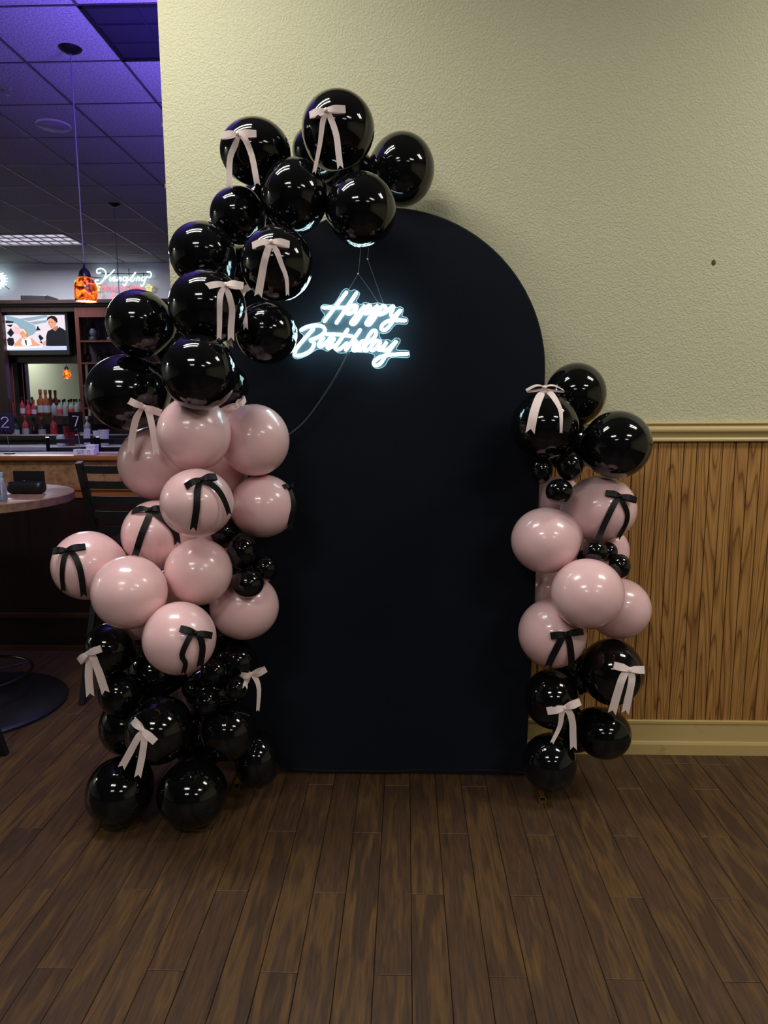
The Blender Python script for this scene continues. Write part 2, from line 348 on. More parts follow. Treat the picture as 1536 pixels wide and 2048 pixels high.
BALL={'B1': (-0.4857, 2.4285, 2.2927, 0.1129, 0.107, 0.1014),
 'B10': (-0.6152, 2.2554, 1.7855, 0.1172, 0.1157, 0.1143),
 'B11': (-0.8851, 2.4077, 1.7538, 0.1066, 0.1087, 0.1107),
 'B12': (-0.471, 2.4588, 1.7252, 0.1035, 0.1034, 0.1032),
 'B13': (-0.6241, 2.1757, 1.5834, 0.1127, 0.1134, 0.1141),
 'B14': (-0.9566, 2.4516, 1.529, 0.1379, 0.1331, 0.1285),
 'B15': (-0.6317, 2.5233, 1.5485, 0.0772, 0.0792, 0.0813),
 'B16': (-0.228, 2.7735, 2.3351, 0.1104, 0.1028, 0.0957),
 'B17': (-0.4931, 2.6132, 2.1859, 0.0865, 0.0832, 0.08),
 'B18': (-0.5923, 2.6131, 1.9666, 0.0802, 0.0787, 0.0772),
 'B19': (-0.8377, 2.5949, 1.6965, 0.0757, 0.0764, 0.077),
 'B2': (-0.2917, 2.5982, 2.3502, 0.0995, 0.0937, 0.0883),
 'B3': (-0.2157, 2.4138, 2.3505, 0.1157, 0.1152, 0.1146),
 'B4': (-0.0147, 2.7377, 2.327, 0.1178, 0.1218, 0.126),
 'B5': (-0.3541, 2.3815, 2.142, 0.1041, 0.1095, 0.1152),
 'B6': (-0.1408, 2.3696, 2.0939, 0.1091, 0.1114, 0.1138),
 'B7': (-0.5596, 2.4813, 2.1115, 0.0933, 0.0928, 0.0924),
 'B8': (-0.6589, 2.3914, 1.9693, 0.1072, 0.1054, 0.1036),
 'B9': (-0.3898, 2.2336, 1.9067, 0.1094, 0.1097, 0.11),
 'K1': (0.7608, 2.5416, 0.5055, 0.1123, 0.1176, 0.1232),
 'K2': (0.5489, 2.5696, 0.3867, 0.1026, 0.1071, 0.1118),
 'K3': (0.7505, 2.5776, 0.2473, 0.102, 0.0987, 0.0955),
 'K4': (0.5395, 2.5335, 0.1488, 0.1009, 0.104, 0.1073),
 'K5': (0.6657, 2.7104, 0.4434, 0.0954, 0.0958, 0.0963),
 'K6': (0.6784, 2.7258, 0.1855, 0.0896, 0.0868, 0.084),
 'L1': (-1.0566, 2.4088, 0.6288, 0.0858, 0.0903, 0.095),
 'L10': (-0.6407, 2.414, 0.3197, 0.1006, 0.1032, 0.1058),
 'L11': (-0.5572, 2.4961, 0.1696, 0.0866, 0.0971, 0.1089),
 'L12': (-1.0216, 2.3379, 0.1226, 0.1167, 0.1192, 0.1217),
 'L13': (-0.7577, 2.3331, 0.1232, 0.1239, 0.1199, 0.1162),
 'L14': (-0.7948, 2.5849, 0.2015, 0.1092, 0.1102, 0.1111),
 'L15': (-0.7179, 2.5852, 0.6637, 0.1106, 0.1114, 0.1122),
 'L16': (-0.7443, 2.5859, 0.397, 0.1049, 0.1026, 0.1003),
 'L2': (-0.9546, 2.5671, 0.481, 0.1033, 0.1047, 0.106),
 'L3': (-0.6231, 2.4807, 0.5604, 0.0772, 0.0761, 0.0751),
 'L4': (-0.6744, 2.3759, 0.5618, 0.0463, 0.0463, 0.0463),
 'L5': (-0.5953, 2.355, 0.5083, 0.0393, 0.041, 0.0426),
 'L6': (-0.7055, 2.3813, 0.4445, 0.0463, 0.049, 0.0519),
 'L7': (-0.786, 2.4719, 0.4549, 0.0372, 0.0383, 0.0394),
 'L8': (-0.873, 2.3479, 0.3531, 0.116, 0.1171, 0.1182),
 'L9': (-1.0405, 2.4853, 0.3033, 0.1015, 0.1047, 0.1079),
 'L9c': (-1.0285, 2.4112, 0.4595, 0.0758, 0.0773, 0.0787),
 'P1': (-0.6837, 2.2919, 1.3946, 0.1169, 0.1185, 0.1202),
 'P10': (-0.578, 2.4542, 0.7742, 0.1229, 0.1207, 0.1185),
 'P11': (-0.7076, 2.1245, 0.7654, 0.1127, 0.1133, 0.1138),
 'P12': (-1.0014, 2.5591, 0.7247, 0.1026, 0.1052, 0.1078),
 'P13': (-0.8468, 2.4914, 0.8088, 0.0904, 0.0921, 0.0939),
 'P14': (-0.6549, 2.5598, 1.2677, 0.0885, 0.0894, 0.0904),
 'P15': (-0.7288, 2.5377, 1.0179, 0.0711, 0.0683, 0.0655),
 'P2': (-0.5204, 2.4479, 1.3659, 0.1185, 0.1208, 0.1232),
 'P3': (-0.8986, 2.5347, 1.2808, 0.1319, 0.1323, 0.1327),
 'P4': (-0.648, 2.1714, 1.1853, 0.112, 0.1094, 0.1069),
 'P5': (-0.5058, 2.486, 1.1318, 0.1173, 0.1143, 0.1115),
 'P6': (-0.868, 2.4259, 1.0382, 0.1216, 0.1219, 0.1221),
 'P7': (-1.0515, 2.2761, 0.9629, 0.1147, 0.1142, 0.1138),
 'P8': (-0.8728, 2.1639, 0.9018, 0.116, 0.116, 0.116),
 'P9': (-0.6971, 2.3184, 0.9319, 0.1123, 0.1122, 0.1121),
 'Q1': (0.6944, 2.5482, 1.1119, 0.1271, 0.1234, 0.1198),
 'Q2': (0.4954, 2.5019, 1.006, 0.1213, 0.119, 0.1168),
 'Q3': (0.5965, 2.7782, 1.1142, 0.0911, 0.0924, 0.0937),
 'Q4': (0.7518, 2.6368, 0.9406, 0.08, 0.0838, 0.0878),
 'Q5': (0.6175, 2.3782, 0.8449, 0.1228, 0.1213, 0.1198),
 'Q6': (0.7816, 2.5663, 0.7401, 0.1157, 0.1133, 0.1109),
 'Q7': (0.5686, 2.7796, 0.757, 0.0815, 0.0843, 0.0873),
 'Q8': (0.5274, 2.4972, 0.6662, 0.1212, 0.1229, 0.1246),
 'R1': (0.6184, 2.6535, 1.5197, 0.1091, 0.1112, 0.1133),
 'R2': (0.4789, 2.494, 1.4106, 0.1147, 0.1147, 0.1148),
 'R3': (0.7274, 2.4892, 1.3448, 0.1165, 0.1166, 0.1167),
 'R4': (0.4726, 2.4875, 1.2559, 0.0372, 0.0418, 0.0469),
 'R5': (0.56, 2.4501, 1.2745, 0.0446, 0.0478, 0.0512),
 'R6': (0.5223, 2.4272, 1.1896, 0.0464, 0.0453, 0.0442),
 'R7': (0.6156, 2.6898, 1.3272, 0.0904, 0.0917, 0.093),
 'S1': (-0.642, 2.4668, 1.0434, 0.0519, 0.0525, 0.0531),
 'S2': (-0.5633, 2.3949, 0.9879, 0.0522, 0.0578, 0.0639),
 'S3': (-0.4913, 2.4149, 0.9236, 0.0447, 0.0458, 0.047),
 'S4': (-0.5362, 2.3424, 0.8863, 0.0535, 0.0521, 0.0506),
 's1': (0.6522, 2.4353, 0.9817, 0.0416, 0.0406, 0.0396),
 's2': (0.7175, 2.5009, 0.9647, 0.032, 0.0337, 0.0355),
 's3': (0.7373, 2.426, 0.9293, 0.0357, 0.0393, 0.0432),
 's4': (0.6576, 2.5449, 0.9298, 0.0383, 0.039, 0.0397)}
BOW={'b1': ('p', (-0.5154, 2.3202, 2.3075), (-0.0642, -0.9968, -0.0466), (-0.5669, 2.3202, 2.3028), (-0.4581, 2.3181, 2.3076),
        [(-0.5163, 2.3172, 2.2947, 0.2057, -0.9232, -0.3246), (-0.5209, 2.3182, 2.2862, 0.2076, -0.9239, -0.3213), (-0.5258, 2.3192, 2.2766, 0.2097, -0.9247, -0.3176),
         (-0.5319, 2.3202, 2.2658, 0.2122, -0.9256, -0.3135), (-0.5383, 2.3212, 2.2538, 0.2149, -0.9265, -0.3089), (-0.5434, 2.3222, 2.2402, 0.2171, -0.9277, -0.3037),
         (-0.5461, 2.3232, 2.2236, 0.2185, -0.9294, -0.2975), (-0.5473, 2.3242, 2.2052, 0.2193, -0.9314, -0.2906), (-0.548, 2.3242, 2.1883, 0.22, -0.9331, -0.2844),
         (-0.5485, 2.3242, 2.1749, 0.2205, -0.9345, -0.2794), (-0.5486, 2.3242, 2.1633, 0.2209, -0.9357, -0.2751), (-0.5489, 2.3252, 2.1519, 0.2212, -0.9369, -0.2707)],
        [(-0.5058, 2.3189, 2.3008, 0.0122, -0.9931, -0.117), (-0.499, 2.3176, 2.2971, 0.0408, -0.9899, -0.1357), (-0.4923, 2.3168, 2.2897, 0.0677, -0.9827, -0.1722),
         (-0.4859, 2.3175, 2.277, 0.0929, -0.9677, -0.2344), (-0.4803, 2.3212, 2.2615, 0.1151, -0.9436, -0.3105), (-0.4749, 2.3222, 2.2436, 0.1907, -0.9325, -0.3066),
         (-0.4708, 2.3232, 2.2231, 0.1895, -0.9352, -0.2991), (-0.4675, 2.3242, 2.2011, 0.1887, -0.9379, -0.291), (-0.465, 2.3252, 2.1831, 0.188, -0.9401, -0.2843),
         (-0.4634, 2.3262, 2.1723, 0.1875, -0.9414, -0.2802), (-0.4626, 2.3272, 2.1657, 0.1873, -0.9423, -0.2776), (-0.4617, 2.3282, 2.159, 0.187, -0.9431, -0.275)],
        0.0189, (1, 1)),
 'b10': ('k', (-0.6327, 2.0429, 0.8092), (0.504, -0.7916, 0.3455), (-0.6721, 2.0263, 0.8283), (-0.5888, 2.0679, 0.7924),
         [(-0.6383, 2.0381, 0.807, 0.452, -0.8285, 0.3306), (-0.6418, 2.0345, 0.8052, 0.4356, -0.8406, 0.3219), (-0.6458, 2.0294, 0.7996, 0.4165, -0.8592, 0.297),
          (-0.6522, 2.0218, 0.7866, 0.3882, -0.8893, 0.2419), (-0.6602, 2.016, 0.7686, 0.3559, -0.9194, 0.1678), (-0.666, 2.0147, 0.7519, 0.3355, -0.9369, 0.0982),
          (-0.6656, 2.0172, 0.74, 0.3418, -0.9386, 0.0479), (-0.6609, 2.0182, 0.7315, 0.2935, -0.8963, 0.3324), (-0.6583, 2.0192, 0.7223, 0.2919, -0.8955, 0.336),
          (-0.6603, 2.0202, 0.7109, 0.2921, -0.8938, 0.3403), (-0.6643, 2.0212, 0.6988, 0.2931, -0.8918, 0.3447), (-0.6684, 2.0222, 0.6867, 0.2941, -0.8898, 0.3491)],
         [(-0.6277, 2.0399, 0.8041, 0.2804, -0.9112, 0.3019), (-0.6214, 2.0409, 0.7984, 0.2775, -0.9113, 0.3043), (-0.6166, 2.0419, 0.7909, 0.2751, -0.9109, 0.3074),
          (-0.6138, 2.0429, 0.7812, 0.2735, -0.9101, 0.3113), (-0.6125, 2.0439, 0.7697, 0.2724, -0.9089, 0.3159), (-0.6129, 2.0449, 0.7555, 0.2719, -0.9071, 0.3214),
          (-0.6159, 2.0459, 0.7375, 0.2723, -0.9045, 0.3283), (-0.6207, 2.0469, 0.7168, 0.2733, -0.9013, 0.3361), (-0.6255, 2.0479, 0.696, 0.2743, -0.8981, 0.3438)],
         0.0202, (0.7, 1)),
 'b11': ('p', (-1.0902, 2.3204, 0.6441), (-0.0737, -0.9706, 0.229), (-1.125, 2.3204, 0.6139), (-1.0432, 2.3161, 0.6626),
         [(-1.0853, 2.3174, 0.6382, 0.4029, -0.8602, 0.3125), (-1.0884, 2.321, 0.6288, -0.007, -0.9862, 0.1655), (-1.0912, 2.3234, 0.6167, -0.0262, -0.9943, 0.103),
          (-1.0939, 2.3244, 0.6007, 0.4029, -0.8561, 0.3238), (-1.0964, 2.3244, 0.5821, 0.4027, -0.8538, 0.3298), (-1.0981, 2.3244, 0.561, 0.4022, -0.8514, 0.3366),
          (-1.0985, 2.3244, 0.5369, 0.4011, -0.8488, 0.3444), (-1.0981, 2.3244, 0.5104, 0.3997, -0.846, 0.3529), (-1.0978, 2.3244, 0.4838, 0.3982, -0.8431, 0.3614)],
         [(-1.0813, 2.3187, 0.6415, 0.0388, -0.9731, 0.2273), (-1.0773, 2.3171, 0.6377, 0.0641, -0.9764, 0.2064), (-1.0729, 2.3156, 0.6304, 0.0915, -0.9816, 0.1678),
          (-1.0687, 2.3156, 0.6179, 0.1187, -0.9875, 0.1038), (-1.0655, 2.319, 0.6006, 0.1408, -0.9899, 0.0131), (-1.0606, 2.32, 0.5803, 0.3921, -0.8577, 0.3326),
          (-1.0541, 2.32, 0.5552, 0.3888, -0.8558, 0.3411), (-1.0473, 2.321, 0.5258, 0.3851, -0.8535, 0.3509), (-1.0405, 2.322, 0.4962, 0.3814, -0.8512, 0.3606)],
         0.025, (1.1, 1.1)),
 'b12': ('p', (-0.8843, 2.2371, 0.4059), (0.0793, -0.9013, 0.4258), (-0.925, 2.2621, 0.4278), (-0.8403, 2.2272, 0.3684),
         [(-0.887, 2.2354, 0.3993, 0.1012, -0.9107, 0.4004), (-0.8926, 2.2339, 0.3925, 0.0779, -0.9237, 0.3751), (-0.8993, 2.2326, 0.3829, 0.0492, -0.9396, 0.3388),
          (-0.9079, 2.2327, 0.3688, 0.0109, -0.9586, 0.2845), (-0.9193, 2.2367, 0.3499, -0.0426, -0.9768, 0.2101), (-0.9304, 2.2377, 0.3308, 0.3469, -0.8343, 0.4285),
          (-0.9426, 2.2387, 0.3099, 0.3496, -0.8303, 0.434), (-0.9558, 2.2397, 0.2873, 0.3525, -0.826, 0.4399), (-0.9691, 2.2407, 0.2646, 0.3554, -0.8216, 0.4457)],
         [(-0.8798, 2.2341, 0.3984, 0.1317, -0.9096, 0.394), (-0.878, 2.2314, 0.3908, 0.1393, -0.9214, 0.3628), (-0.8775, 2.2285, 0.3798, 0.142, -0.937, 0.319),
          (-0.8791, 2.2264, 0.3636, 0.1365, -0.9572, 0.255), (-0.8832, 2.2272, 0.3425, 0.1214, -0.9779, 0.1704), (-0.8884, 2.2282, 0.3191, 0.3334, -0.8361, 0.4356),
          (-0.895, 2.2292, 0.293, 0.334, -0.832, 0.443), (-0.9026, 2.2302, 0.2646, 0.3349, -0.8274, 0.4509), (-0.9103, 2.2312, 0.236, 0.3357, -0.8227, 0.4587)],
         0.0235, (1.1, 1)),
 'b13': ('p', (-0.5586, 2.4414, 0.527), (0.636, -0.7608, -0.129), (-0.6032, 2.4214, 0.5324), (-0.5041, 2.4414, 0.5452),
         [(-0.5657, 2.4408, 0.5242, 0.5597, -0.823, -0.097), (-0.5693, 2.4418, 0.5171, 0.212, -0.9091, 0.3585), (-0.5724, 2.4418, 0.5106, 0.2129, -0.9081, 0.3605),
          (-0.5753, 2.4418, 0.5043, 0.2137, -0.9072, 0.3625), (-0.578, 2.4418, 0.4981, 0.2145, -0.9062, 0.3644), (-0.5586, 2.3503, 0.5286, 0.6918, -0.5488, 0.4693),
          (-0.5581, 2.3415, 0.5251, 0.658, -0.6381, 0.3998), (-0.5581, 2.3362, 0.5199, 0.6416, -0.6938, 0.327), (-0.5586, 2.3327, 0.5139, 0.6303, -0.734, 0.2528)],
         [(-0.5549, 2.4374, 0.5265, 0.2074, -0.911, 0.3564), (-0.5482, 2.4374, 0.5208, 0.2048, -0.9108, 0.3584), (-0.5423, 2.4374, 0.5125, 0.2025, -0.9102, 0.3613),
          (-0.5373, 2.4374, 0.5013, 0.2004, -0.9092, 0.3651), (-0.5331, 2.4374, 0.4874, 0.1985, -0.9077, 0.3697), (-0.531, 2.4374, 0.4691, 0.1973, -0.9056, 0.3756),
          (-0.532, 2.4374, 0.4441, 0.1969, -0.9023, 0.3835), (-0.535, 2.4374, 0.4147, 0.1972, -0.8983, 0.3926), (-0.5381, 2.4374, 0.3851, 0.1974, -0.8942, 0.4017)],
         0.0242, (0.8, 0.5)),
 'b14': ('p', (0.4702, 2.4725, 1.535), (0.0, -0.25, 0.97), (0.4099, 2.4725, 1.5286), (0.5349, 2.4725, 1.528),
         [(0.4646, 2.4695, 1.5239, -0.1849, -0.9826, -0.0175), (0.4575, 2.4561, 1.5185, -0.2244, -0.7874, 0.5741), (0.4493, 2.4386, 1.5095, -0.2519, -0.8306, 0.4966),
          (0.4405, 2.4215, 1.4954, -0.28, -0.87, 0.4058), (0.4322, 2.4082, 1.4779, -0.307, -0.8988, 0.3129), (0.4251, 2.3991, 1.4584, -0.3301, -0.9178, 0.2206),
          (0.4197, 2.3936, 1.4364, -0.3486, -0.929, 0.1239), (0.4156, 2.3928, 1.4121, -0.3652, -0.9307, 0.0206), (0.4118, 2.3938, 1.3877, -0.1694, -0.9848, 0.038)],
         [(0.4754, 2.4695, 1.5274, -0.189, -0.9818, -0.0188), (0.4818, 2.4705, 1.5257, -0.1914, -0.9813, -0.0182), (0.4865, 2.4605, 1.5213, -0.0765, -0.7893, 0.6093),
          (0.4898, 2.4385, 1.5129, -0.0554, -0.8491, 0.5253), (0.4947, 2.422, 1.5022, -0.0306, -0.8923, 0.4504), (0.4994, 2.41, 1.4909, -0.008, -0.923, 0.3847),
          (0.5038, 2.4018, 1.4804, 0.0116, -0.9438, 0.3302), (0.5076, 2.3951, 1.4693, 0.0281, -0.9608, 0.2759), (0.5099, 2.3881, 1.4549, 0.0376, -0.9774, 0.2082),
          (0.5104, 2.3817, 1.4349, 0.0386, -0.9921, 0.1192), (0.5102, 2.379, 1.4115, 0.0375, -0.9991, 0.0181), (0.5112, 2.3817, 1.3879, 0.0423, -0.9956, -0.0841)],
         0.0286, (1.1, 0.3)),
 'b15': ('k', (0.7308, 2.4397, 1.1713), (0.0477, -0.9325, 0.358), (0.6816, 2.4405, 1.1828), (0.7874, 2.4397, 1.1569),
         [(0.7213, 2.4346, 1.1628, -0.0345, -0.9565, 0.2897), (0.7153, 2.4304, 1.1564, -0.057, -0.964, 0.2598), (0.7077, 2.4255, 1.1458, -0.0847, -0.9735, 0.2127),
          (0.6979, 2.4209, 1.1279, -0.12, -0.9834, 0.1365), (0.6879, 2.4202, 1.1051, -0.1568, -0.9868, 0.0416), (0.6787, 2.4212, 1.082, -0.2666, -0.951, 0.1563),
          (0.6706, 2.4222, 1.0604, -0.2632, -0.9506, 0.1647), (0.6628, 2.4232, 1.0389, -0.2599, -0.95, 0.173), (0.6523, 2.4143, 1.0191, -0.1278, -0.7648, 0.6314)],
         [(0.7325, 2.4374, 1.1617, 0.0085, -0.9572, 0.2892), (0.7375, 2.436, 1.1543, 0.0284, -0.9658, 0.2579), (0.7425, 2.4348, 1.1456, 0.0481, -0.9742, 0.2205),
          (0.7481, 2.4344, 1.1345, 0.0709, -0.9823, 0.1732), (0.7539, 2.4354, 1.1219, 0.0956, -0.9883, 0.1185), (0.7577, 2.4372, 1.1089, 0.1124, -0.9918, 0.061),
          (0.7584, 2.4388, 1.0964, 0.1163, -0.9932, 0.0041), (0.7569, 2.4409, 1.0836, 0.111, -0.9923, -0.0551), (0.7539, 2.4446, 1.0695, 0.0999, -0.9876, -0.1214),
          (0.7477, 2.4456, 1.0542, -0.2884, -0.9433, 0.1642), (0.7395, 2.4466, 1.0379, -0.2851, -0.9432, 0.1704), (0.7313, 2.4476, 1.0216, -0.2818, -0.9431, 0.1766)],
         0.0211, (1, 0.7)),
 'b16': ('k', (0.5489, 2.3757, 0.7039), (0.0178, -0.9545, 0.2975), (0.4959, 2.3733, 0.6967), (0.6129, 2.4007, 0.7053),
         [(0.5403, 2.3733, 0.6957, -0.0478, -0.9623, 0.2677), (0.534, 2.3711, 0.6874, -0.0733, -0.9691, 0.2354), (0.5274, 2.3696, 0.6767, -0.0999, -0.9758, 0.1947),
          (0.5204, 2.3696, 0.662, -0.1291, -0.9818, 0.1391), (0.5135, 2.3723, 0.6441, -0.1594, -0.9847, 0.071), (0.5065, 2.3733, 0.627, -0.1969, -0.9226, 0.3316),
          (0.5001, 2.3743, 0.6109, -0.194, -0.9212, 0.3372), (0.494, 2.3753, 0.5949, -0.1913, -0.9197, 0.3427), (0.4877, 2.3753, 0.5793, -0.1885, -0.9183, 0.3482)],
         [(0.5498, 2.3727, 0.7002, -0.215, -0.9278, 0.3049), (0.5544, 2.3756, 0.6944, 0.0097, -0.9641, 0.2655), (0.5579, 2.375, 0.6865, 0.0246, -0.9714, 0.2361),
          (0.5614, 2.3747, 0.6726, 0.0395, -0.9822, 0.1839), (0.5652, 2.3766, 0.6548, 0.0568, -0.9917, 0.1152), (0.5681, 2.3776, 0.6384, -0.2198, -0.9196, 0.3255),
          (0.5701, 2.3786, 0.6251, -0.22, -0.918, 0.3299), (0.5715, 2.3796, 0.613, -0.2201, -0.9165, 0.3339), (0.5723, 2.3806, 0.6013, -0.22, -0.9152, 0.3378),
          (0.5724, 2.3806, 0.5902, -0.2197, -0.9138, 0.3416), (0.5721, 2.3806, 0.5795, -0.2193, -0.9126, 0.3452), (0.5719, 2.3816, 0.5684, -0.2188, -0.9113, 0.3488)],
         0.024, (1, 1)),
 'b17': ('p', (0.7858, 2.4307, 0.5556), (0.0182, -0.9282, 0.3716), (0.7332, 2.4351, 0.5698), (0.8477, 2.4557, 0.5456),
         [(0.7763, 2.4275, 0.5493, -0.0647, -0.9371, 0.343), (0.77, 2.4246, 0.543, -0.0933, -0.9438, 0.3172), (0.7641, 2.4219, 0.534, -0.1204, -0.9517, 0.2824),
          (0.7589, 2.4198, 0.5221, -0.144, -0.9606, 0.2376), (0.7545, 2.4191, 0.5071, -0.1653, -0.9693, 0.1819), (0.7502, 2.4212, 0.4861, -0.1877, -0.9767, 0.1036),
          (0.7445, 2.4222, 0.4585, -0.2725, -0.8865, 0.3739), (0.738, 2.4232, 0.4259, -0.269, -0.8832, 0.3842), (0.7315, 2.4242, 0.3932, -0.2655, -0.8798, 0.3944)],
         [(0.788, 2.4299, 0.5484, -0.0105, -0.9388, 0.3442), (0.7935, 2.4294, 0.5413, 0.0149, -0.9477, 0.3189), (0.7966, 2.4282, 0.5318, 0.0297, -0.9584, 0.2837),
          (0.7964, 2.4263, 0.5198, 0.0289, -0.9708, 0.238), (0.7944, 2.425, 0.505, 0.0193, -0.9833, 0.1811), (0.7921, 2.4264, 0.4843, 0.0097, -0.9949, 0.1003),
          (0.7887, 2.4274, 0.4566, -0.2868, -0.8827, 0.3722), (0.7839, 2.4274, 0.4245, -0.284, -0.8793, 0.3823), (0.779, 2.4274, 0.3922, -0.2811, -0.8758, 0.3925)],
         0.0267, (1.1, 1)),
 'b18': ('p', (0.571, 2.4597, 0.4011), (0.0457, -0.971, 0.2345), (0.5102, 2.4619, 0.3845), (0.6277, 2.4597, 0.4238),
         [(0.5662, 2.4594, 0.3947, -0.0099, -0.973, 0.2306), (0.5639, 2.4588, 0.3866, -0.0215, -0.9802, 0.1967), (0.562, 2.4593, 0.3759, -0.0312, -0.9879, 0.152),
          (0.5618, 2.4619, 0.3612, -0.0325, -0.9954, 0.0896), (0.5614, 2.4629, 0.3451, -0.2027, -0.8894, 0.4098), (0.5584, 2.4639, 0.3268, -0.2011, -0.8872, 0.4153),
          (0.5511, 2.4649, 0.3055, -0.1978, -0.8849, 0.4216), (0.5411, 2.4659, 0.282, -0.1936, -0.8824, 0.4287), (0.5311, 2.4669, 0.2584, -0.1894, -0.8799, 0.4357)],
         [(0.5759, 2.4567, 0.3971, -0.2097, -0.8947, 0.3944), (0.5843, 2.4577, 0.3895, -0.2123, -0.8932, 0.3963), (0.5913, 2.4587, 0.3802, -0.2144, -0.8916, 0.3988),
          (0.5965, 2.4597, 0.3684, -0.2158, -0.8898, 0.4021), (0.6003, 2.4607, 0.355, -0.2166, -0.8879, 0.4059), (0.6032, 2.4617, 0.3407, -0.2171, -0.8859, 0.41),
          (0.6052, 2.4627, 0.3259, -0.2172, -0.8839, 0.4142), (0.6062, 2.4637, 0.3102, -0.217, -0.8818, 0.4187), (0.6074, 2.4647, 0.2932, -0.2167, -0.8796, 0.4235),
          (0.6088, 2.4657, 0.2742, -0.2166, -0.877, 0.4289), (0.6104, 2.4667, 0.254, -0.2163, -0.8743, 0.4345), (0.6119, 2.4677, 0.2336, -0.2161, -0.8715, 0.4402)],
         0.0253, (0.5, 1)),
 'b19': ('p', (-0.5889, 2.4766, 1.489), (0.448, -0.7765, -0.4431), (-0.6377, 2.4766, 1.464), (-0.5616, 2.5016, 1.5084),
         [(-0.5953, 2.4736, 1.4862, 0.234, -0.9722, -0.0025), (-0.6003, 2.4746, 1.4796, 0.2358, -0.9718, 0.0002), (-0.6057, 2.4756, 1.4725, 0.2377, -0.9713, 0.003),
          (-0.6118, 2.4756, 1.465, 0.2399, -0.9708, 0.0059), (-0.6183, 2.4756, 1.4572, 0.2423, -0.9702, 0.009), (-0.624, 2.4756, 1.4485, 0.2444, -0.9696, 0.0123),
          (-0.6284, 2.4756, 1.4387, 0.246, -0.9691, 0.0162), (-0.6321, 2.4756, 1.4282, 0.2473, -0.9687, 0.0203), (-0.6357, 2.4756, 1.4176, 0.2486, -0.9683, 0.0244)],
         [(-0.5884, 2.4736, 1.4876, 0.2314, -0.9728, -0.003), (-0.5865, 2.4746, 1.4823, 0.2306, -0.973, -0.0009), (-0.5844, 2.4746, 1.4758, 0.2299, -0.9732, 0.0016),
          (-0.5823, 2.4746, 1.4676, 0.229, -0.9734, 0.0049), (-0.5801, 2.4746, 1.4581, 0.2282, -0.9736, 0.0086), (-0.5784, 2.4746, 1.4484, 0.2276, -0.9737, 0.0125),
          (-0.5773, 2.4746, 1.4383, 0.2272, -0.9737, 0.0164), (-0.5767, 2.4746, 1.4278, 0.2269, -0.9737, 0.0205), (-0.576, 2.4746, 1.4174, 0.2266, -0.9737, 0.0246)],
         0.0233, (1, 1)),
 'b2': ('p', (-0.2398, 2.2955, 2.3612), (-0.0828, -0.9923, -0.092), (-0.2928, 2.3205, 2.3581), (-0.1822, 2.2968, 2.3648),
        [(-0.2421, 2.2925, 2.3496, 0.0983, -0.9305, -0.3529), (-0.2466, 2.2935, 2.3422, 0.1001, -0.9313, -0.3501), (-0.2504, 2.2945, 2.3336, 0.1018, -0.9324, -0.3468),
         (-0.253, 2.2955, 2.3226, 0.1029, -0.9338, -0.3428), (-0.2548, 2.2965, 2.3103, 0.1038, -0.9353, -0.3382), (-0.2567, 2.2975, 2.298, 0.1047, -0.9369, -0.3336),
         (-0.2584, 2.2985, 2.2875, 0.1055, -0.9382, -0.3296), (-0.26, 2.2995, 2.277, 0.1062, -0.9395, -0.3256), (-0.263, 2.3005, 2.2621, 0.1076, -0.9413, -0.32),
         (-0.2683, 2.3015, 2.2397, 0.11, -0.9438, -0.3115), (-0.275, 2.3025, 2.2127, 0.1131, -0.9468, -0.3013), (-0.2817, 2.3035, 2.1857, 0.1161, -0.9497, -0.2909)],
        [(-0.2342, 2.2953, 2.3524, -0.0355, -0.9857, -0.1647), (-0.2304, 2.2946, 2.3462, -0.019, -0.9816, -0.19), (-0.2262, 2.2947, 2.3375, -0.0013, -0.9741, -0.2259),
         (-0.2211, 2.2963, 2.3246, 0.0198, -0.9603, -0.2784), (-0.2155, 2.2973, 2.3087, 0.0879, -0.937, -0.338), (-0.211, 2.2983, 2.2923, 0.0862, -0.9393, -0.332),
         (-0.2084, 2.2993, 2.276, 0.0853, -0.9415, -0.3259), (-0.2069, 2.3003, 2.2592, 0.0849, -0.9437, -0.3197), (-0.2054, 2.3013, 2.2429, 0.0844, -0.9458, -0.3135),
         (-0.2037, 2.3023, 2.2275, 0.0838, -0.9478, -0.3077), (-0.2019, 2.3033, 2.2127, 0.0833, -0.9496, -0.3021), (-0.2002, 2.3043, 2.1978, 0.0827, -0.9515, -0.2964)],
        0.0194, (0.6, 1)),
 'b20': ('p', (-0.5412, 2.3962, 1.853), (0.2178, -0.9644, -0.1501), (-0.5732, 2.3962, 1.8327), (-0.4977, 2.3962, 1.8746),
         [(-0.5465, 2.3922, 1.8389, 0.2204, -0.9646, -0.1447), (-0.5528, 2.3922, 1.8255, 0.2229, -0.9648, -0.1394), (-0.5598, 2.3922, 1.8098, 0.2259, -0.965, -0.133),
          (-0.5696, 2.3922, 1.7906, 0.2298, -0.9651, -0.1253), (-0.5802, 2.3922, 1.7691, 0.2341, -0.9652, -0.1166), (-0.587, 2.3922, 1.7462, 0.2369, -0.9656, -0.1075),
          (-0.5871, 2.3922, 1.722, 0.2372, -0.9665, -0.0978), (-0.5834, 2.3922, 1.6963, 0.236, -0.9678, -0.0875), (-0.5798, 2.3922, 1.6706, 0.2348, -0.969, -0.0772)],
         [(-0.5391, 2.3922, 1.8441, 0.2175, -0.965, -0.1469), (-0.5379, 2.3922, 1.8359, 0.2171, -0.9655, -0.1437), (-0.5362, 2.3922, 1.8254, 0.2166, -0.9662, -0.1395),
          (-0.5335, 2.3922, 1.8111, 0.2157, -0.9672, -0.1339), (-0.5304, 2.3922, 1.7944, 0.2147, -0.9684, -0.1273), (-0.5263, 2.3847, 1.7768, -0.1927, -0.9552, 0.2248),
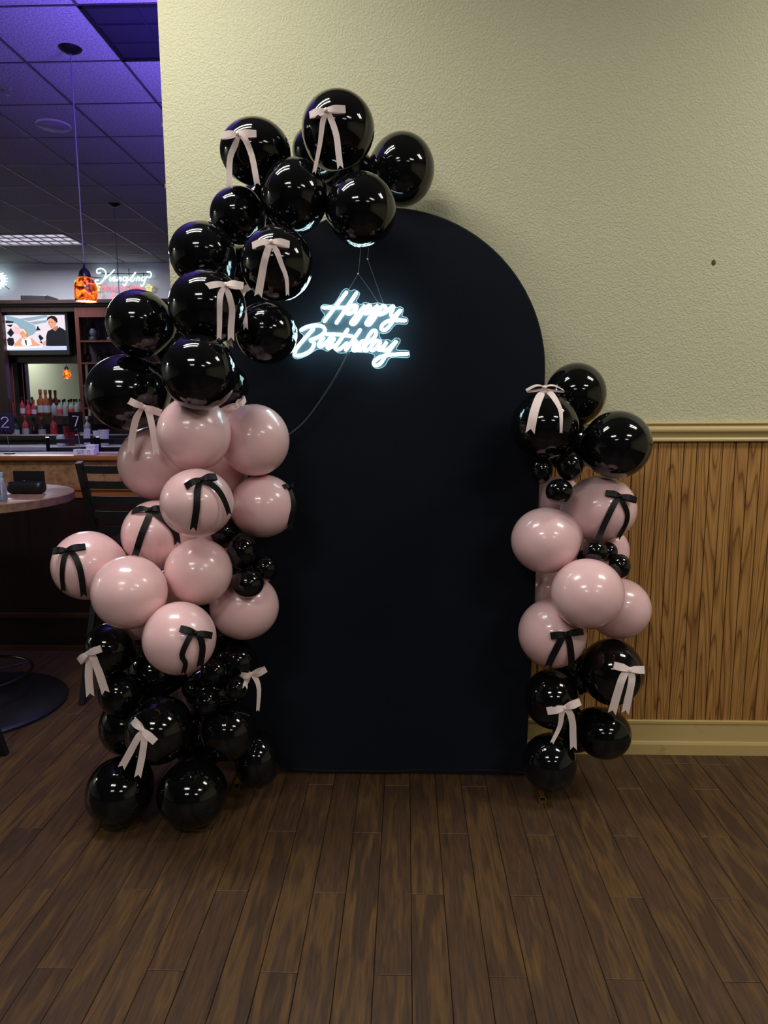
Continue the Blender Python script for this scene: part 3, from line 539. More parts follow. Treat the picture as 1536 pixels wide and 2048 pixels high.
          (-0.5224, 2.3718, 1.7593, -0.1628, -0.9789, 0.1236), (-0.5207, 2.3656, 1.7428, -0.15, -0.988, 0.037), (-0.5199, 2.3633, 1.7267, -0.144, -0.9886, -0.0436)],
         0.0202, (1, 0.8)),
 'b3': ('p', (-0.3856, 2.125, 1.9463), (0.0951, -0.9875, 0.1256), (-0.4435, 2.1376, 1.9395), (-0.3359, 2.1368, 1.9417),
        [(-0.3881, 2.124, 1.9385, 0.0947, -0.9944, 0.0471), (-0.3914, 2.1227, 1.9339, 0.0796, -0.9965, 0.0265), (-0.3948, 2.1213, 1.9272, 0.064, -0.9979, -0.0036),
         (-0.3985, 2.12, 1.9173, 0.0471, -0.9978, -0.0476), (-0.4026, 2.1198, 1.9054, 0.0289, -0.9946, -0.0996), (-0.4067, 2.1212, 1.8929, 0.0104, -0.9879, -0.1544),
         (-0.4107, 2.1242, 1.8803, -0.0074, -0.9776, -0.2104), (-0.4141, 2.1252, 1.8663, 0.1883, -0.9663, -0.1756), (-0.4177, 2.1262, 1.8509, 0.19, -0.9672, -0.1687),
         (-0.4217, 2.1272, 1.8334, 0.1919, -0.9681, -0.1608), (-0.4259, 2.1282, 1.8145, 0.194, -0.9691, -0.1523), (-0.43, 2.1282, 1.7953, 0.196, -0.97, -0.1437)],
        [(-0.3797, 2.1234, 1.9352, 0.1321, -0.9907, 0.0321), (-0.3746, 2.1221, 1.9275, 0.1535, -0.9881, -0.0023), (-0.3699, 2.1214, 1.9187, 0.1732, -0.984, -0.041),
         (-0.3658, 2.1215, 1.9081, 0.1903, -0.9779, -0.0868), (-0.3621, 2.1227, 1.8965, 0.2057, -0.969, -0.1367), (-0.3585, 2.1254, 1.8849, 0.2214, -0.9571, -0.1871),
         (-0.3538, 2.1264, 1.8732, 0.1615, -0.9704, -0.1794), (-0.349, 2.1274, 1.8612, 0.1594, -0.9717, -0.1741), (-0.3455, 2.1284, 1.8478, 0.1579, -0.973, -0.1681),
         (-0.3442, 2.1294, 1.8321, 0.1575, -0.9743, -0.1611), (-0.3442, 2.1304, 1.815, 0.1576, -0.9755, -0.1534), (-0.3443, 2.1314, 1.7978, 0.1578, -0.9767, -0.1456)],
        0.0193, (1.2, 0.5)),
 'b4': ('p', (-0.5363, 2.1777, 1.837), (0.5144, -0.8303, 0.2144), (-0.5907, 2.1577, 1.8296), (-0.4816, 2.1777, 1.8346),
        [(-0.5416, 2.1691, 1.8253, 0.4525, -0.8849, 0.1104), (-0.5447, 2.163, 1.8172, 0.4329, -0.8985, 0.0727), (-0.5471, 2.1583, 1.8079, 0.4174, -0.9082, 0.0311),
         (-0.5485, 2.1552, 1.7972, 0.4078, -0.9129, -0.0159), (-0.5494, 2.1538, 1.7853, 0.4017, -0.9133, -0.0672), (-0.5504, 2.1541, 1.7716, 0.3963, -0.9095, -0.1254),
         (-0.5519, 2.1569, 1.7552, 0.3907, -0.8994, -0.1963), (-0.5528, 2.1579, 1.7365, 0.2465, -0.9624, -0.1144), (-0.5537, 2.1589, 1.719, 0.247, -0.9631, -0.1066),
         (-0.5549, 2.1599, 1.7043, 0.2476, -0.9637, -0.1001), (-0.5563, 2.1609, 1.6908, 0.2482, -0.9641, -0.0941), (-0.5576, 2.1619, 1.6773, 0.2488, -0.9646, -0.088)],
        [(-0.535, 2.1762, 1.8266, 0.4875, -0.8651, 0.1185), (-0.5313, 2.1765, 1.8198, 0.5018, -0.8606, 0.0869), (-0.5278, 2.1765, 1.8105, 0.5146, -0.8563, 0.0444),
         (-0.5243, 2.1771, 1.7976, 0.5272, -0.8497, -0.014), (-0.5215, 2.1794, 1.7825, 0.5388, -0.8384, -0.0821), (-0.5205, 2.1832, 1.7665, 0.5445, -0.8244, -0.1544),
         (-0.5215, 2.1842, 1.7487, 0.2306, -0.9658, -0.1188), (-0.524, 2.1852, 1.7299, 0.2318, -0.9665, -0.1105), (-0.5262, 2.1862, 1.713, 0.2328, -0.9671, -0.1031),
         (-0.5271, 2.1872, 1.6996, 0.2332, -0.9676, -0.0971), (-0.5277, 2.1882, 1.6881, 0.2334, -0.968, -0.0921), (-0.528, 2.1882, 1.6765, 0.2337, -0.9684, -0.087)],
        0.02, (0.7, 1)),
 'b5': ('p', (-0.8657, 2.3554, 1.4817), (0.525, -0.82, -0.2279), (-0.9101, 2.3354, 1.5036), (-0.8185, 2.3804, 1.4606),
        [(-0.8761, 2.3545, 1.4722, 0.4698, -0.8501, -0.2381), (-0.8853, 2.3562, 1.4604, 0.441, -0.8503, -0.2871), (-0.8934, 2.3572, 1.4463, 0.3544, -0.935, 0.0134),
         (-0.9001, 2.3582, 1.4288, 0.3565, -0.9341, 0.0203), (-0.9059, 2.3592, 1.4091, 0.3583, -0.9332, 0.0281), (-0.9112, 2.3602, 1.3885, 0.3599, -0.9323, 0.0361),
         (-0.916, 2.3612, 1.3674, 0.3613, -0.9314, 0.0444), (-0.9203, 2.3622, 1.3454, 0.3625, -0.9305, 0.053), (-0.9246, 2.3632, 1.3234, 0.3637, -0.9295, 0.0616)],
        [(-0.8611, 2.3524, 1.4796, 0.3437, -0.9391, 0.0002), (-0.8558, 2.3534, 1.4753, 0.3418, -0.9398, 0.0019), (-0.8511, 2.3544, 1.4659, 0.3399, -0.9404, 0.0056),
         (-0.8471, 2.3554, 1.4485, 0.3384, -0.9409, 0.0126), (-0.8436, 2.3564, 1.426, 0.337, -0.9413, 0.0216), (-0.8405, 2.3574, 1.4016, 0.3357, -0.9415, 0.0313),
         (-0.838, 2.3584, 1.3758, 0.3345, -0.9415, 0.0416), (-0.836, 2.3594, 1.348, 0.3335, -0.9413, 0.0527), (-0.834, 2.3604, 1.32, 0.3325, -0.941, 0.0638)],
        0.0231, (1, 0.9)),
 'b6': ('k', (-0.6103, 2.0972, 1.2639), (0.3153, -0.8112, 0.4925), (-0.6521, 2.0772, 1.2459), (-0.5706, 2.1222, 1.271),
        [(-0.6126, 2.0886, 1.2537, 0.3003, -0.8694, 0.3923), (-0.6148, 2.0822, 1.2471, 0.2877, -0.8887, 0.3571), (-0.6161, 2.0751, 1.2372, 0.279, -0.91, 0.3068),
         (-0.6159, 2.0678, 1.2219, 0.2769, -0.9322, 0.2332), (-0.6156, 2.0626, 1.2029, 0.2765, -0.95, 0.1452), (-0.6172, 2.0608, 1.1825, 0.2707, -0.9613, 0.0519),
         (-0.6217, 2.0628, 1.161, 0.2556, -0.9656, -0.0478), (-0.6267, 2.0638, 1.1385, 0.287, -0.9451, 0.1564), (-0.6318, 2.0648, 1.116, 0.2885, -0.9429, 0.1662)],
        [(-0.6006, 2.0942, 1.2584, 0.2743, -0.9563, 0.1012), (-0.5914, 2.0952, 1.2564, 0.2702, -0.9574, 0.1022), (-0.5825, 2.0962, 1.2527, 0.2663, -0.9583, 0.1039),
         (-0.5738, 2.0972, 1.2466, 0.2624, -0.959, 0.1067), (-0.5654, 2.0982, 1.2389, 0.2586, -0.9597, 0.1103), (-0.5579, 2.0992, 1.2298, 0.2551, -0.9601, 0.1144),
         (-0.5515, 2.1002, 1.2191, 0.2521, -0.9603, 0.1193), (-0.5459, 2.1012, 1.2071, 0.2495, -0.9603, 0.1247), (-0.5411, 2.1022, 1.1947, 0.2472, -0.9602, 0.1303),
         (-0.5373, 2.1032, 1.1821, 0.2452, -0.9599, 0.1359), (-0.5343, 2.1042, 1.1692, 0.2436, -0.9595, 0.1417), (-0.5312, 2.1052, 1.1563, 0.242, -0.959, 0.1475)],
        0.0209, (1, 0.7)),
 'b7': ('k', (-0.4074, 2.4676, 1.2003), (0.647, -0.5847, 0.4894), (-0.4339, 2.4476, 1.2003), (-0.3908, 2.4676, 1.2015),
        [(-0.407, 2.4609, 1.1904, 0.5952, -0.6994, 0.3957), (-0.403, 2.46, 1.1834, 0.6147, -0.7029, 0.358), (-0.3993, 2.4568, 1.1746, 0.6286, -0.7139, 0.3086),
         (-0.3961, 2.4519, 1.1626, 0.6381, -0.731, 0.2417), (-0.3939, 2.4484, 1.1483, 0.6463, -0.745, 0.1651), (-0.3933, 2.4461, 1.1339, 0.6485, -0.756, 0.0886),
         (-0.3953, 2.4427, 1.1202, 0.6369, -0.7707, 0.0164), (-0.3989, 2.4403, 1.1064, 0.6192, -0.7832, -0.0559), (-0.4027, 2.4437, 1.0919, 0.6114, -0.7798, -0.1344),
         (-0.4043, 2.4447, 1.0781, 0.1611, -0.9739, 0.1601), (-0.405, 2.4447, 1.0646, 0.1612, -0.973, 0.1653), (-0.4056, 2.4447, 1.051, 0.1613, -0.9721, 0.1706)],
        [(-0.4059, 2.4616, 1.189, 0.6022, -0.6972, 0.3889), (-0.4009, 2.4622, 1.1804, 0.6297, -0.6962, 0.3445), (-0.3967, 2.4614, 1.1705, 0.652, -0.7001, 0.2912),
         (-0.3932, 2.4594, 1.1586, 0.6686, -0.7086, 0.2256), (-0.3908, 2.4585, 1.1449, 0.6829, -0.7146, 0.1517), (-0.3901, 2.4584, 1.1304, 0.6908, -0.7194, 0.0724),
         (-0.3917, 2.4578, 1.115, 0.6869, -0.7267, -0.012), (-0.3954, 2.4606, 1.0984, 0.6803, -0.7252, -0.106), (-0.3986, 2.4606, 1.0821, 0.1579, -0.9748, 0.1576)],
        0.0176, (1.1, 0.8)),
 'b8': ('k', (-0.8606, 2.3449, 1.1371), (0.1844, -0.8098, 0.5569), (-0.9283, 2.3663, 1.1299), (-0.8179, 2.3602, 1.1359),
        [(-0.8588, 2.3384, 1.1286, 0.2148, -0.8582, 0.4663), (-0.8587, 2.3337, 1.124, 0.2137, -0.8707, 0.443), (-0.8597, 2.3261, 1.1155, 0.2072, -0.8915, 0.4029),
         (-0.8633, 2.3158, 1.1008, 0.1899, -0.9217, 0.3382), (-0.8696, 2.3067, 1.0817, 0.1634, -0.9518, 0.2596), (-0.8772, 2.3014, 1.0606, 0.1333, -0.9753, 0.1762),
         (-0.8855, 2.3006, 1.038, 0.1006, -0.9911, 0.0869), (-0.8945, 2.3016, 1.0137, 0.3559, -0.9159, 0.1856), (-0.8534, 2.1749, 1.0164, 0.34, -0.5183, 0.7847)],
        [(-0.8487, 2.3407, 1.1292, 0.2565, -0.8461, 0.4672), (-0.8388, 2.3389, 1.1251, 0.2953, -0.8452, 0.4454), (-0.8279, 2.3371, 1.1189, 0.3372, -0.8447, 0.4157),
         (-0.8148, 2.3355, 1.1091, 0.3872, -0.8436, 0.3721), (-0.8013, 2.3356, 1.097, 0.4394, -0.8388, 0.3215), (-0.7906, 2.3372, 1.0849, 0.4824, -0.8322, 0.2733),
         (-0.7835, 2.3389, 1.0743, 0.5123, -0.8271, 0.2313), (-0.7785, 2.3404, 1.064, 0.5342, -0.8236, 0.1908), (-0.775, 2.3418, 1.0534, 0.5507, -0.8213, 0.1487),
         (-0.7731, 2.3427, 1.042, 0.5611, -0.8213, 0.1034), (-0.7727, 2.3436, 1.0303, 0.566, -0.8225, 0.0561), (-0.7728, 2.3458, 1.0183, 0.5712, -0.8208, 0.0069)],
        0.0226, (1, 1)),
 'b9': ('k', (-1.0715, 2.1803, 1.0326), (0.0793, -0.8883, 0.4523), (-1.1173, 2.1803, 1.0293), (-1.0171, 2.1916, 1.0434),
        [(-1.0716, 2.1764, 1.0235, 0.1275, -0.916, 0.3805), (-1.0756, 2.1734, 1.0168, 0.1099, -0.9301, 0.3505), (-1.0784, 2.1696, 1.0075, 0.0971, -0.9464, 0.3081),
         (-1.0801, 2.1653, 0.9939, 0.0895, -0.9649, 0.2467), (-1.0818, 2.1624, 0.9773, 0.0819, -0.9816, 0.1722), (-1.084, 2.1624, 0.9591, 0.0728, -0.9932, 0.0906),
         (-1.0865, 2.166, 0.9394, 0.0619, -0.9981, -0.0005), (-1.0868, 2.167, 0.9193, 0.4368, -0.8709, 0.2253), (-1.087, 2.168, 0.8992, 0.4359, -0.8694, 0.2329)],
        [(-1.0604, 2.177, 1.0276, 0.1757, -0.9022, 0.3939), (-1.0531, 2.1747, 1.0249, 0.2057, -0.9028, 0.3777), (-1.0453, 2.1709, 1.0185, 0.2366, -0.9082, 0.3452),
         (-1.0369, 2.166, 1.007, 0.2692, -0.918, 0.2913), (-1.0292, 2.1619, 0.9913, 0.2995, -0.9279, 0.2221), (-1.0236, 2.1599, 0.9711, 0.3227, -0.9366, 0.1365),
         (-1.0219, 2.1618, 0.9448, 0.3345, -0.9421, 0.0246), (-1.021, 2.1628, 0.9146, 0.4155, -0.88, 0.2301), (-1.0201, 2.1638, 0.8843, 0.4138, -0.8777, 0.2417)],
        0.0195, (0.7, 1))}
NEON=[('H', [[(-0.2154, 1.887), (-0.2968, 1.7867)], [(-0.1788, 1.8837), (-0.2528, 1.7803)], [(-0.3, 1.8344), (-0.2054, 1.8336)]]),
 ('a',
  [[(-0.1777, 1.8372), (-0.1853, 1.8414), (-0.2007, 1.8356), (-0.2154, 1.8188), (-0.2087, 1.8119), (-0.1917, 1.8195), (-0.1792, 1.8355), (-0.1856, 1.8186), (-0.1779, 1.8125), (-0.1656, 1.8199)]]),
 ('p',
  [[(-0.1656, 1.8199), (-0.1485, 1.8405), (-0.1951, 1.7873), (-0.1992, 1.7778), (-0.1891, 1.7759), (-0.1751, 1.7902), (-0.1595, 1.8124), (-0.1394, 1.8375), (-0.1287, 1.8368), (-0.1303, 1.8226),
    (-0.1472, 1.8123)]]),
 ('p',
  [[(-0.1442, 1.8123), (-0.1242, 1.821), (-0.1011, 1.8395), (-0.1398, 1.7854), (-0.1439, 1.775), (-0.1328, 1.7734), (-0.1183, 1.7897), (-0.1043, 1.8119), (-0.0858, 1.837), (-0.0742, 1.8345),
    (-0.0773, 1.8191), (-0.0951, 1.808)]]),
 ('y',
  [[(-0.0905, 1.8088), (-0.0721, 1.8176), (-0.0506, 1.8361), (-0.0454, 1.8322), (-0.0547, 1.8115), (-0.0516, 1.8017), (-0.04, 1.8046), (-0.0185, 1.8246), (-0.04, 1.795), (-0.0616, 1.7654),
    (-0.0785, 1.7529), (-0.0899, 1.7581), (-0.083, 1.7745), (-0.0584, 1.7871), (-0.0333, 1.7878), (-0.0026, 1.7864)]]),
 ('B',
  [[(-0.3818, 1.7559), (-0.3605, 1.7659), (-0.3295, 1.7714), (-0.3064, 1.7688), (-0.2952, 1.7567), (-0.3022, 1.7417), (-0.3241, 1.7284), (-0.3497, 1.7189), (-0.3374, 1.7134), (-0.337, 1.6998),
    (-0.3498, 1.6818), (-0.3718, 1.6698), (-0.3953, 1.6639), (-0.4076, 1.6685), (-0.4051, 1.6837), (-0.3865, 1.7077), (-0.3612, 1.7347), (-0.3375, 1.7591)]]),
 ('i', [[(-0.3009, 1.7267), (-0.3167, 1.7087), (-0.3169, 1.6976), (-0.3045, 1.6996), (-0.2856, 1.716), (-0.2752, 1.7274)]]),
 ('r', [[(-0.2752, 1.7274), (-0.2623, 1.7243), (-0.2718, 1.7114), (-0.2875, 1.6934), (-0.2808, 1.6904), (-0.2626, 1.7008)]]),
 ('t', [[(-0.2124, 1.7561), (-0.2376, 1.7217), (-0.2574, 1.6947), (-0.2542, 1.685), (-0.238, 1.6892), (-0.2161, 1.708)], [(-0.2914, 1.7402), (-0.2528, 1.7393), (-0.1973, 1.7328)]]),
 ('h', [[(-0.1668, 1.7542), (-0.1944, 1.7169), (-0.2195, 1.6839)], [(-0.21, 1.6974), (-0.1867, 1.7147), (-0.1806, 1.7078), (-0.1941, 1.6852), (-0.1839, 1.6806), (-0.1668, 1.6911)]]),
 ('d',
  [[(-0.1435, 1.7084), (-0.1589, 1.7145), (-0.1754, 1.6942), (-0.1706, 1.682), (-0.1544, 1.691), (-0.142, 1.706), (-0.1187, 1.7239), (-0.1084, 1.7403), (-0.1108, 1.7502), (-0.1216, 1.7503),
    (-0.1356, 1.733), (-0.1538, 1.697), (-0.1499, 1.6813), (-0.1344, 1.6863)]]),
 ('a', [[(-0.095, 1.7132), (-0.1095, 1.7142), (-0.1297, 1.6908), (-0.123, 1.6811), (-0.1075, 1.6907), (-0.0941, 1.7092), (-0.1026, 1.687), (-0.0921, 1.6821)]]),
 ('y',
  [[(-0.0921, 1.6821), (-0.0694, 1.7115), (-0.0834, 1.6905), (-0.0798, 1.6808), (-0.0618, 1.6879), (-0.034, 1.7148), (-0.0712, 1.6663), (-0.093, 1.6346), (-0.111, 1.6277), (-0.1177, 1.6378),
    (-0.0959, 1.6567), (-0.0526, 1.6655), (0.0054, 1.6682)]])]
ACRYLIC=[(-0.4153, 1.6746), (-0.396, 1.7017), (-0.3799, 1.7258), (-0.375, 1.7378), (-0.3887, 1.7499), (-0.3869, 1.7619), (-0.3603, 1.7752), (-0.32, 1.7824), (-0.3092, 1.7853), (-0.3059, 1.7942),
 (-0.2964, 1.8091), (-0.3084, 1.827), (-0.3098, 1.839), (-0.2973, 1.8463), (-0.2666, 1.8445), (-0.2479, 1.8651), (-0.2291, 1.8945), (-0.2137, 1.9017), (-0.2016, 1.8928), (-0.1863, 1.8971),
 (-0.1695, 1.8881), (-0.1697, 1.8762), (-0.1806, 1.8556), (-0.1638, 1.8451), (-0.15, 1.8524), (-0.1255, 1.8477), (-0.101, 1.8505), (-0.0766, 1.8443), (-0.0521, 1.8441), (-0.0338, 1.8336),
 (-0.0216, 1.8365), (-0.0093, 1.8275), (-0.014, 1.8037), (0.0029, 1.7977), (0.0075, 1.7857), (-0.0002, 1.7739), (-0.037, 1.7741), (-0.0616, 1.7474), (-0.0832, 1.7416), (-0.0955, 1.7447),
 (-0.0971, 1.7327), (-0.0864, 1.7191), (-0.0648, 1.7205), (-0.0525, 1.7144), (-0.0402, 1.7248), (-0.0248, 1.7232), (-0.0217, 1.7111), (-0.0356, 1.6841), (0.006, 1.6808), (0.0122, 1.6687),
 (0.006, 1.6552), (-0.0558, 1.6556), (-0.0775, 1.6269), (-0.1024, 1.6164), (-0.1209, 1.6242), (-0.1239, 1.6424), (-0.1145, 1.665), (-0.1453, 1.6743), (-0.1762, 1.676), (-0.1948, 1.6807),
 (-0.2258, 1.6733), (-0.2506, 1.675), (-0.269, 1.6903), (-0.2878, 1.6798), (-0.3062, 1.6875), (-0.328, 1.6861), (-0.3626, 1.6652), (-0.3971, 1.6533), (-0.4141, 1.6594)]
SCRIPT=[[(-4.4779, 3.4341), (-4.519, 3.4271), (-4.5349, 3.4503), (-4.5204, 3.4804), (-4.4664, 3.4937), (-4.4149, 3.4674), (-4.3976, 3.4195), (-4.414, 3.3736), (-4.4533, 3.3187), (-4.509, 3.2805),
  (-4.5645, 3.2921), (-4.5564, 3.3271), (-4.5138, 3.3267)],
 [(-4.2686, 3.4751), (-4.3158, 3.4297), (-4.3719, 3.3824), (-4.4274, 3.3461)], [(-4.331, 3.371), (-4.3507, 3.3343), (-4.3342, 3.3194), (-4.2925, 3.3688), (-4.3049, 3.3228)],
 [(-4.2929, 3.3301), (-4.2645, 3.3519), (-4.2785, 3.3751), (-4.2974, 3.3357), (-4.2767, 3.3096), (-4.2394, 3.3351)],
 [(-4.2456, 3.3121), (-4.2112, 3.3698), (-4.2309, 3.3147), (-4.1944, 3.3604), (-4.1735, 3.3529), (-4.1897, 3.3088)],
 [(-4.0929, 3.3613), (-4.1341, 3.3663), (-4.1501, 3.325), (-4.1144, 3.3228), (-4.0759, 3.3703), (-4.102, 3.2877), (-4.1352, 3.2492), (-4.1565, 3.2651)],
 [(-4.0714, 3.315), (-3.9892, 3.4016), (-3.9565, 3.4335), (-3.9846, 3.397), (-4.0346, 3.3165), (-4.0042, 3.307)], [(-3.9674, 3.3601), (-3.9942, 3.3125)],
 [(-3.9556, 3.3121), (-3.9315, 3.3643), (-3.9048, 3.3576), (-3.9172, 3.3089)],
 [(-3.8131, 3.3585), (-3.8562, 3.3636), (-3.8796, 3.3242), (-3.8393, 3.3202), (-3.803, 3.3676), (-3.8393, 3.2852), (-3.8728, 3.2375), (-3.896, 3.2562)],
 [(-3.7979, 3.3722), (-3.7504, 3.3598), (-3.7271, 3.399), (-3.7444, 3.4359), (-3.7896, 3.4364)]]
CAPS=[(-4.4965, 3.2499, -4.4521, 3.1847), (-4.4345, 3.2493, -4.3901, 3.1842), (-4.3725, 3.2487, -4.328, 3.1836), (-4.3105, 3.2481, -4.266, 3.183), (-4.2485, 3.2475, -4.204, 3.1824),
 (-4.1866, 3.247, -4.1421, 3.1819), (-4.1247, 3.2464, -4.0801, 3.1813), (-4.0628, 3.2458, -4.0182, 3.1807), (-4.001, 3.2452, -3.9563, 3.1801), (-3.9391, 3.2446, -3.8944, 3.1796),
 (-3.8773, 3.244, -3.8325, 3.179)]
BIGCAPS=[(-4.5118, 3.1621, -4.4131, 3.0332), (-4.3663, 3.1608, -4.2674, 3.0319), (-4.2209, 3.1594, -4.1218, 3.0306), (-4.0756, 3.1581, -3.9764, 3.0293), (-3.9305, 3.1568, -3.8311, 3.028)]
FLOWERS=[(-4.547, 3.218), (-3.7728, 3.2108)]
SIGNBAR=[(-4.4703, 3.4322), (-3.7858, 3.418), (-4.2225, 3.6148), (-4.0687, 3.4942), (-4.0666, 3.3978), (-3.8525, 3.4324), (-4.6285, 3.3803), (-4.484, 3.3697), (-4.2403, 3.3995), (-3.8555, 3.3773)]

# ================================================================ the room shell
WX = -0.94            # left end of the party-room back wall
WY = 2.92             # its face
FX0, FX1, FY0, FY1 = -9.0, 5.2, -6.0, 10.8
fl = MB().box(FX0, FX1, FY0, FY1, -0.12, -0.006).build('floor', M['subfloor'])
tag(fl, 'floor of dark brown wood planks running away from the camera', kind='structure')
PW, PL, X0 = 0.1005, 0.945, 0.0155
def plank(k, y0, y1):
    x0 = X0 + k * PW
    a = 0.0009
    m = MB(); h = random.uniform(-0.0004, 0.0004)
    x0 += a; x1 = x0 + PW - 2 * a; y0 += a; y1 -= a; c = 0.0014
    m.add([(x0, y0, -0.006), (x1, y0, -0.006), (x1, y1, -0.006), (x0, y1, -0.006), (x0, y0, -c + h), (x1, y0, -c + h), (x1, y1, -c + h), (x0, y1, -c + h),
           (x0 + c, y0 + c, h), (x1 - c, y0 + c, h), (x1 - c, y1 - c, h), (x0 + c, y1 - c, h)],
          [(0, 1, 5, 4), (1, 2, 6, 5), (2, 3, 7, 6), (3, 0, 4, 7), (4, 5, 9, 8), (5, 6, 10, 9), (6, 7, 11, 10), (7, 4, 8, 11), (8, 9, 10, 11)])
    m.build('plank', M['plank'], fl, loc=(x0, y0, 0))
n_pl = 0
for k in range(-42, 20):
    xa = X0 + k * PW
    ylo, yhi = (1.05, WY - 0.02) if k >= -19 else (1.7, 5.2)
    if -19 <= k < -9: yhi = 5.2
    j = 1.675 + 0.315 * ((k + 1) % 3) - 3 * PL
    while j < yhi:
        a, b2 = max(j, ylo), min(j + PL, yhi)
        if b2 - a > 0.05: plank(k, a, b2); n_pl += 1
        j += PL
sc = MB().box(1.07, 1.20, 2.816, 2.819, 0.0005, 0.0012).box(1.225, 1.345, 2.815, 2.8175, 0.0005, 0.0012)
sc.build('seam_glint', mat('seam_glint_grey', srgb(120, 110, 95), 0.4, noise=0.5, nscale=60), fl)  # pale strips painted in for the highlight along a floor seam

cl = MB().box(FX0, FX1, FY0, FY1, CEIL + 0.012, CEIL + 0.2).build('ceiling', M['ceil']); tag(cl, 'suspended ceiling of square mineral tiles over the bar side', kind='structure')
GX, GY = -1.735, 4.06
tile_me = None
TS = 0.598; TY = 0.612
for i in range(-2, 6):
    for j in range(-1, 11):
        xa, ya = GX - (i + 1) * TS, GY + j * TY
        if i == -2 and j < 0: continue
        if (j == 0 and i in (-1, -2)) or (j == 8 and i in (4, 5)): continue      # the light fixtures take these bays
        if tile_me is None:
            t = MB().cbox(-TS / 2 + 0.009, TS / 2 - 0.009, -TY / 2 + 0.009, TY / 2 - 0.009, 0.0, 0.012, 0.003).build('ceiling_tile', M['tile'], cl); tile_me = t.data
        else:
            t = bpy.data.objects.new('ceiling_tile', tile_me); C.objects.link(t); t.parent = cl
        t.location = (xa + TS / 2, ya + TY / 2, CEIL)
for i in range(-3, 7):
    x = GX - i * TS
    MB().box(x - 0.008, x + 0.008, GY - TY, GY + 11 * TY, CEIL - 0.003, CEIL + 0.012).build('grid_bar', M['tbar'], cl)
for j in range(-1, 12):
    y = GY + j * TY
    MB().box(GX - 6 * TS, GX + 3 * TS, y - 0.006, y + 0.006, CEIL - 0.002, CEIL + 0.012).build('grid_bar', M['tbar'], cl)

wb = MB().box(WX, FX1, WY, WY + 0.14, 0, CEIL + 0.012).build('wall_back', M['plaster']); tag(wb, 'cream textured plaster wall behind the balloon arch', kind='structure')
for k in range(52):
    xa = WX + 0.005 + k * 0.0514
    if xa > 1.75: break
    MB().add([(xa + 0.0009, WY - 0.001, 0.14), (xa + 0.0505, WY - 0.001, 0.14), (xa + 0.0505, WY - 0.001, 1.345), (xa + 0.0009, WY - 0.001, 1.345),
              (xa + 0.0022, WY - 0.006, 0.14), (xa + 0.0492, WY - 0.006, 0.14), (xa + 0.0492, WY - 0.006, 1.345), (xa + 0.0022, WY - 0.006, 1.345)],
             [(4, 5, 6, 7), (0, 1, 5, 4), (1, 2, 6, 5), (2, 3, 7, 6), (3, 0, 4, 7)]).build('panel_board', M['oak'], wb)
MB().box(WX + 0.003, 1.8, WY - 0.002, WY + 0.01, 0.14, 1.345).build('panel_groove', M['groove'], wb)
nh = MB().lathe([(0.0, 0.012), (0.007, 0.006), (0.009, 0.0)], (0, 0, 0), 8); nh.v = [(1.195 + q[0], WY - q[2] * 0.3, 2.026 + q[1] * 1.3) for q in nh.v]; nh.build('nail_hole', mat('hole_brown', srgb(96, 80, 52), 0.8, noise=0.3), wb)
for z, nm in ((2.584, 0), (2.355, 1)):
    MB().tube([(WX + 0.01, WY + 0.05, z), (WX - 0.018, WY + 0.05, z), (WX - 0.02, WY + 0.05, z - 0.012)], 0.0035, 6).build('wall_hook', M['wire'], wb)
# chair rail profile (depth, height) extruded along X
def moulding(name, prof, x0, x1, m, label):
    n = len(prof); v = [(x0, WY - d, z) for d, z in prof] + [(x1, WY - d, z) for d, z in prof]
    f = [(i, i + 1, i + 1 + n, i + n) for i in range(n - 1)] + [tuple(range(n)), tuple(range(2 * n - 1, n - 1, -1))]
    o = MB().add(v, f).build(name, m); tag(o, label, kind='structure'); return o
moulding('trim_1', [(0, 1.333), (0.018, 1.333), (0.022, 1.337), (0.022, 1.343), (0.019, 1.348), (0.013, 1.352), (0.012, 1.358), (0.014, 1.364), (0.02, 1.37), (0.027, 1.374), (0.028, 1.380), (0.027, 1.386), (0.022, 1.392),
                    (0.016, 1.396), (0.014, 1.400), (0.020, 1.402), (0.022, 1.406), (0.020, 1.411), (0.012, 1.413), (0, 1.413)], WX, 3.0, M['trim'], 'tan moulded chair rail between plaster and wood panelling')
moulding('baseboard_back', [(0, 0.0), (0.026, 0.0), (0.026, 0.046), (0.022, 0.056), (0.015, 0.058), (0.013, 0.132), (0.016, 0.136), (0.016, 0.147), (0.008, 0.15), (0, 0.15)], WX, 3.0, M['base'], 'scuffed tan baseboard under the wood panelling')
o = MB().box(FX0, FX1, FY1, FY1 + 0.15, 0, CEIL + 0.012).build('wall_far', M['plaster_far']); tag(o, 'pale wall behind the back bar with the neon beer signs', kind='structure')
o = MB().box(FX0 - 0.15, FX0, FY0, FY1, 0, CEIL + 0.012).build('wall_left', M['plaster_left']); tag(o, 'left wall of the bar, out of the frame', kind='structure')
o = MB().box(FX1, FX1 + 0.15, FY0, FY1, 0, CEIL + 0.012).build('wall_right', M['plaster']); tag(o, 'right wall of the party room, out of the frame', kind='structure')
o = MB().box(FX0, FX1, FY0 - 0.15, FY0, 0, CEIL + 0.012).build('wall_front', M['recess']); tag(o, 'wall behind the camera, out of the frame', kind='structure')

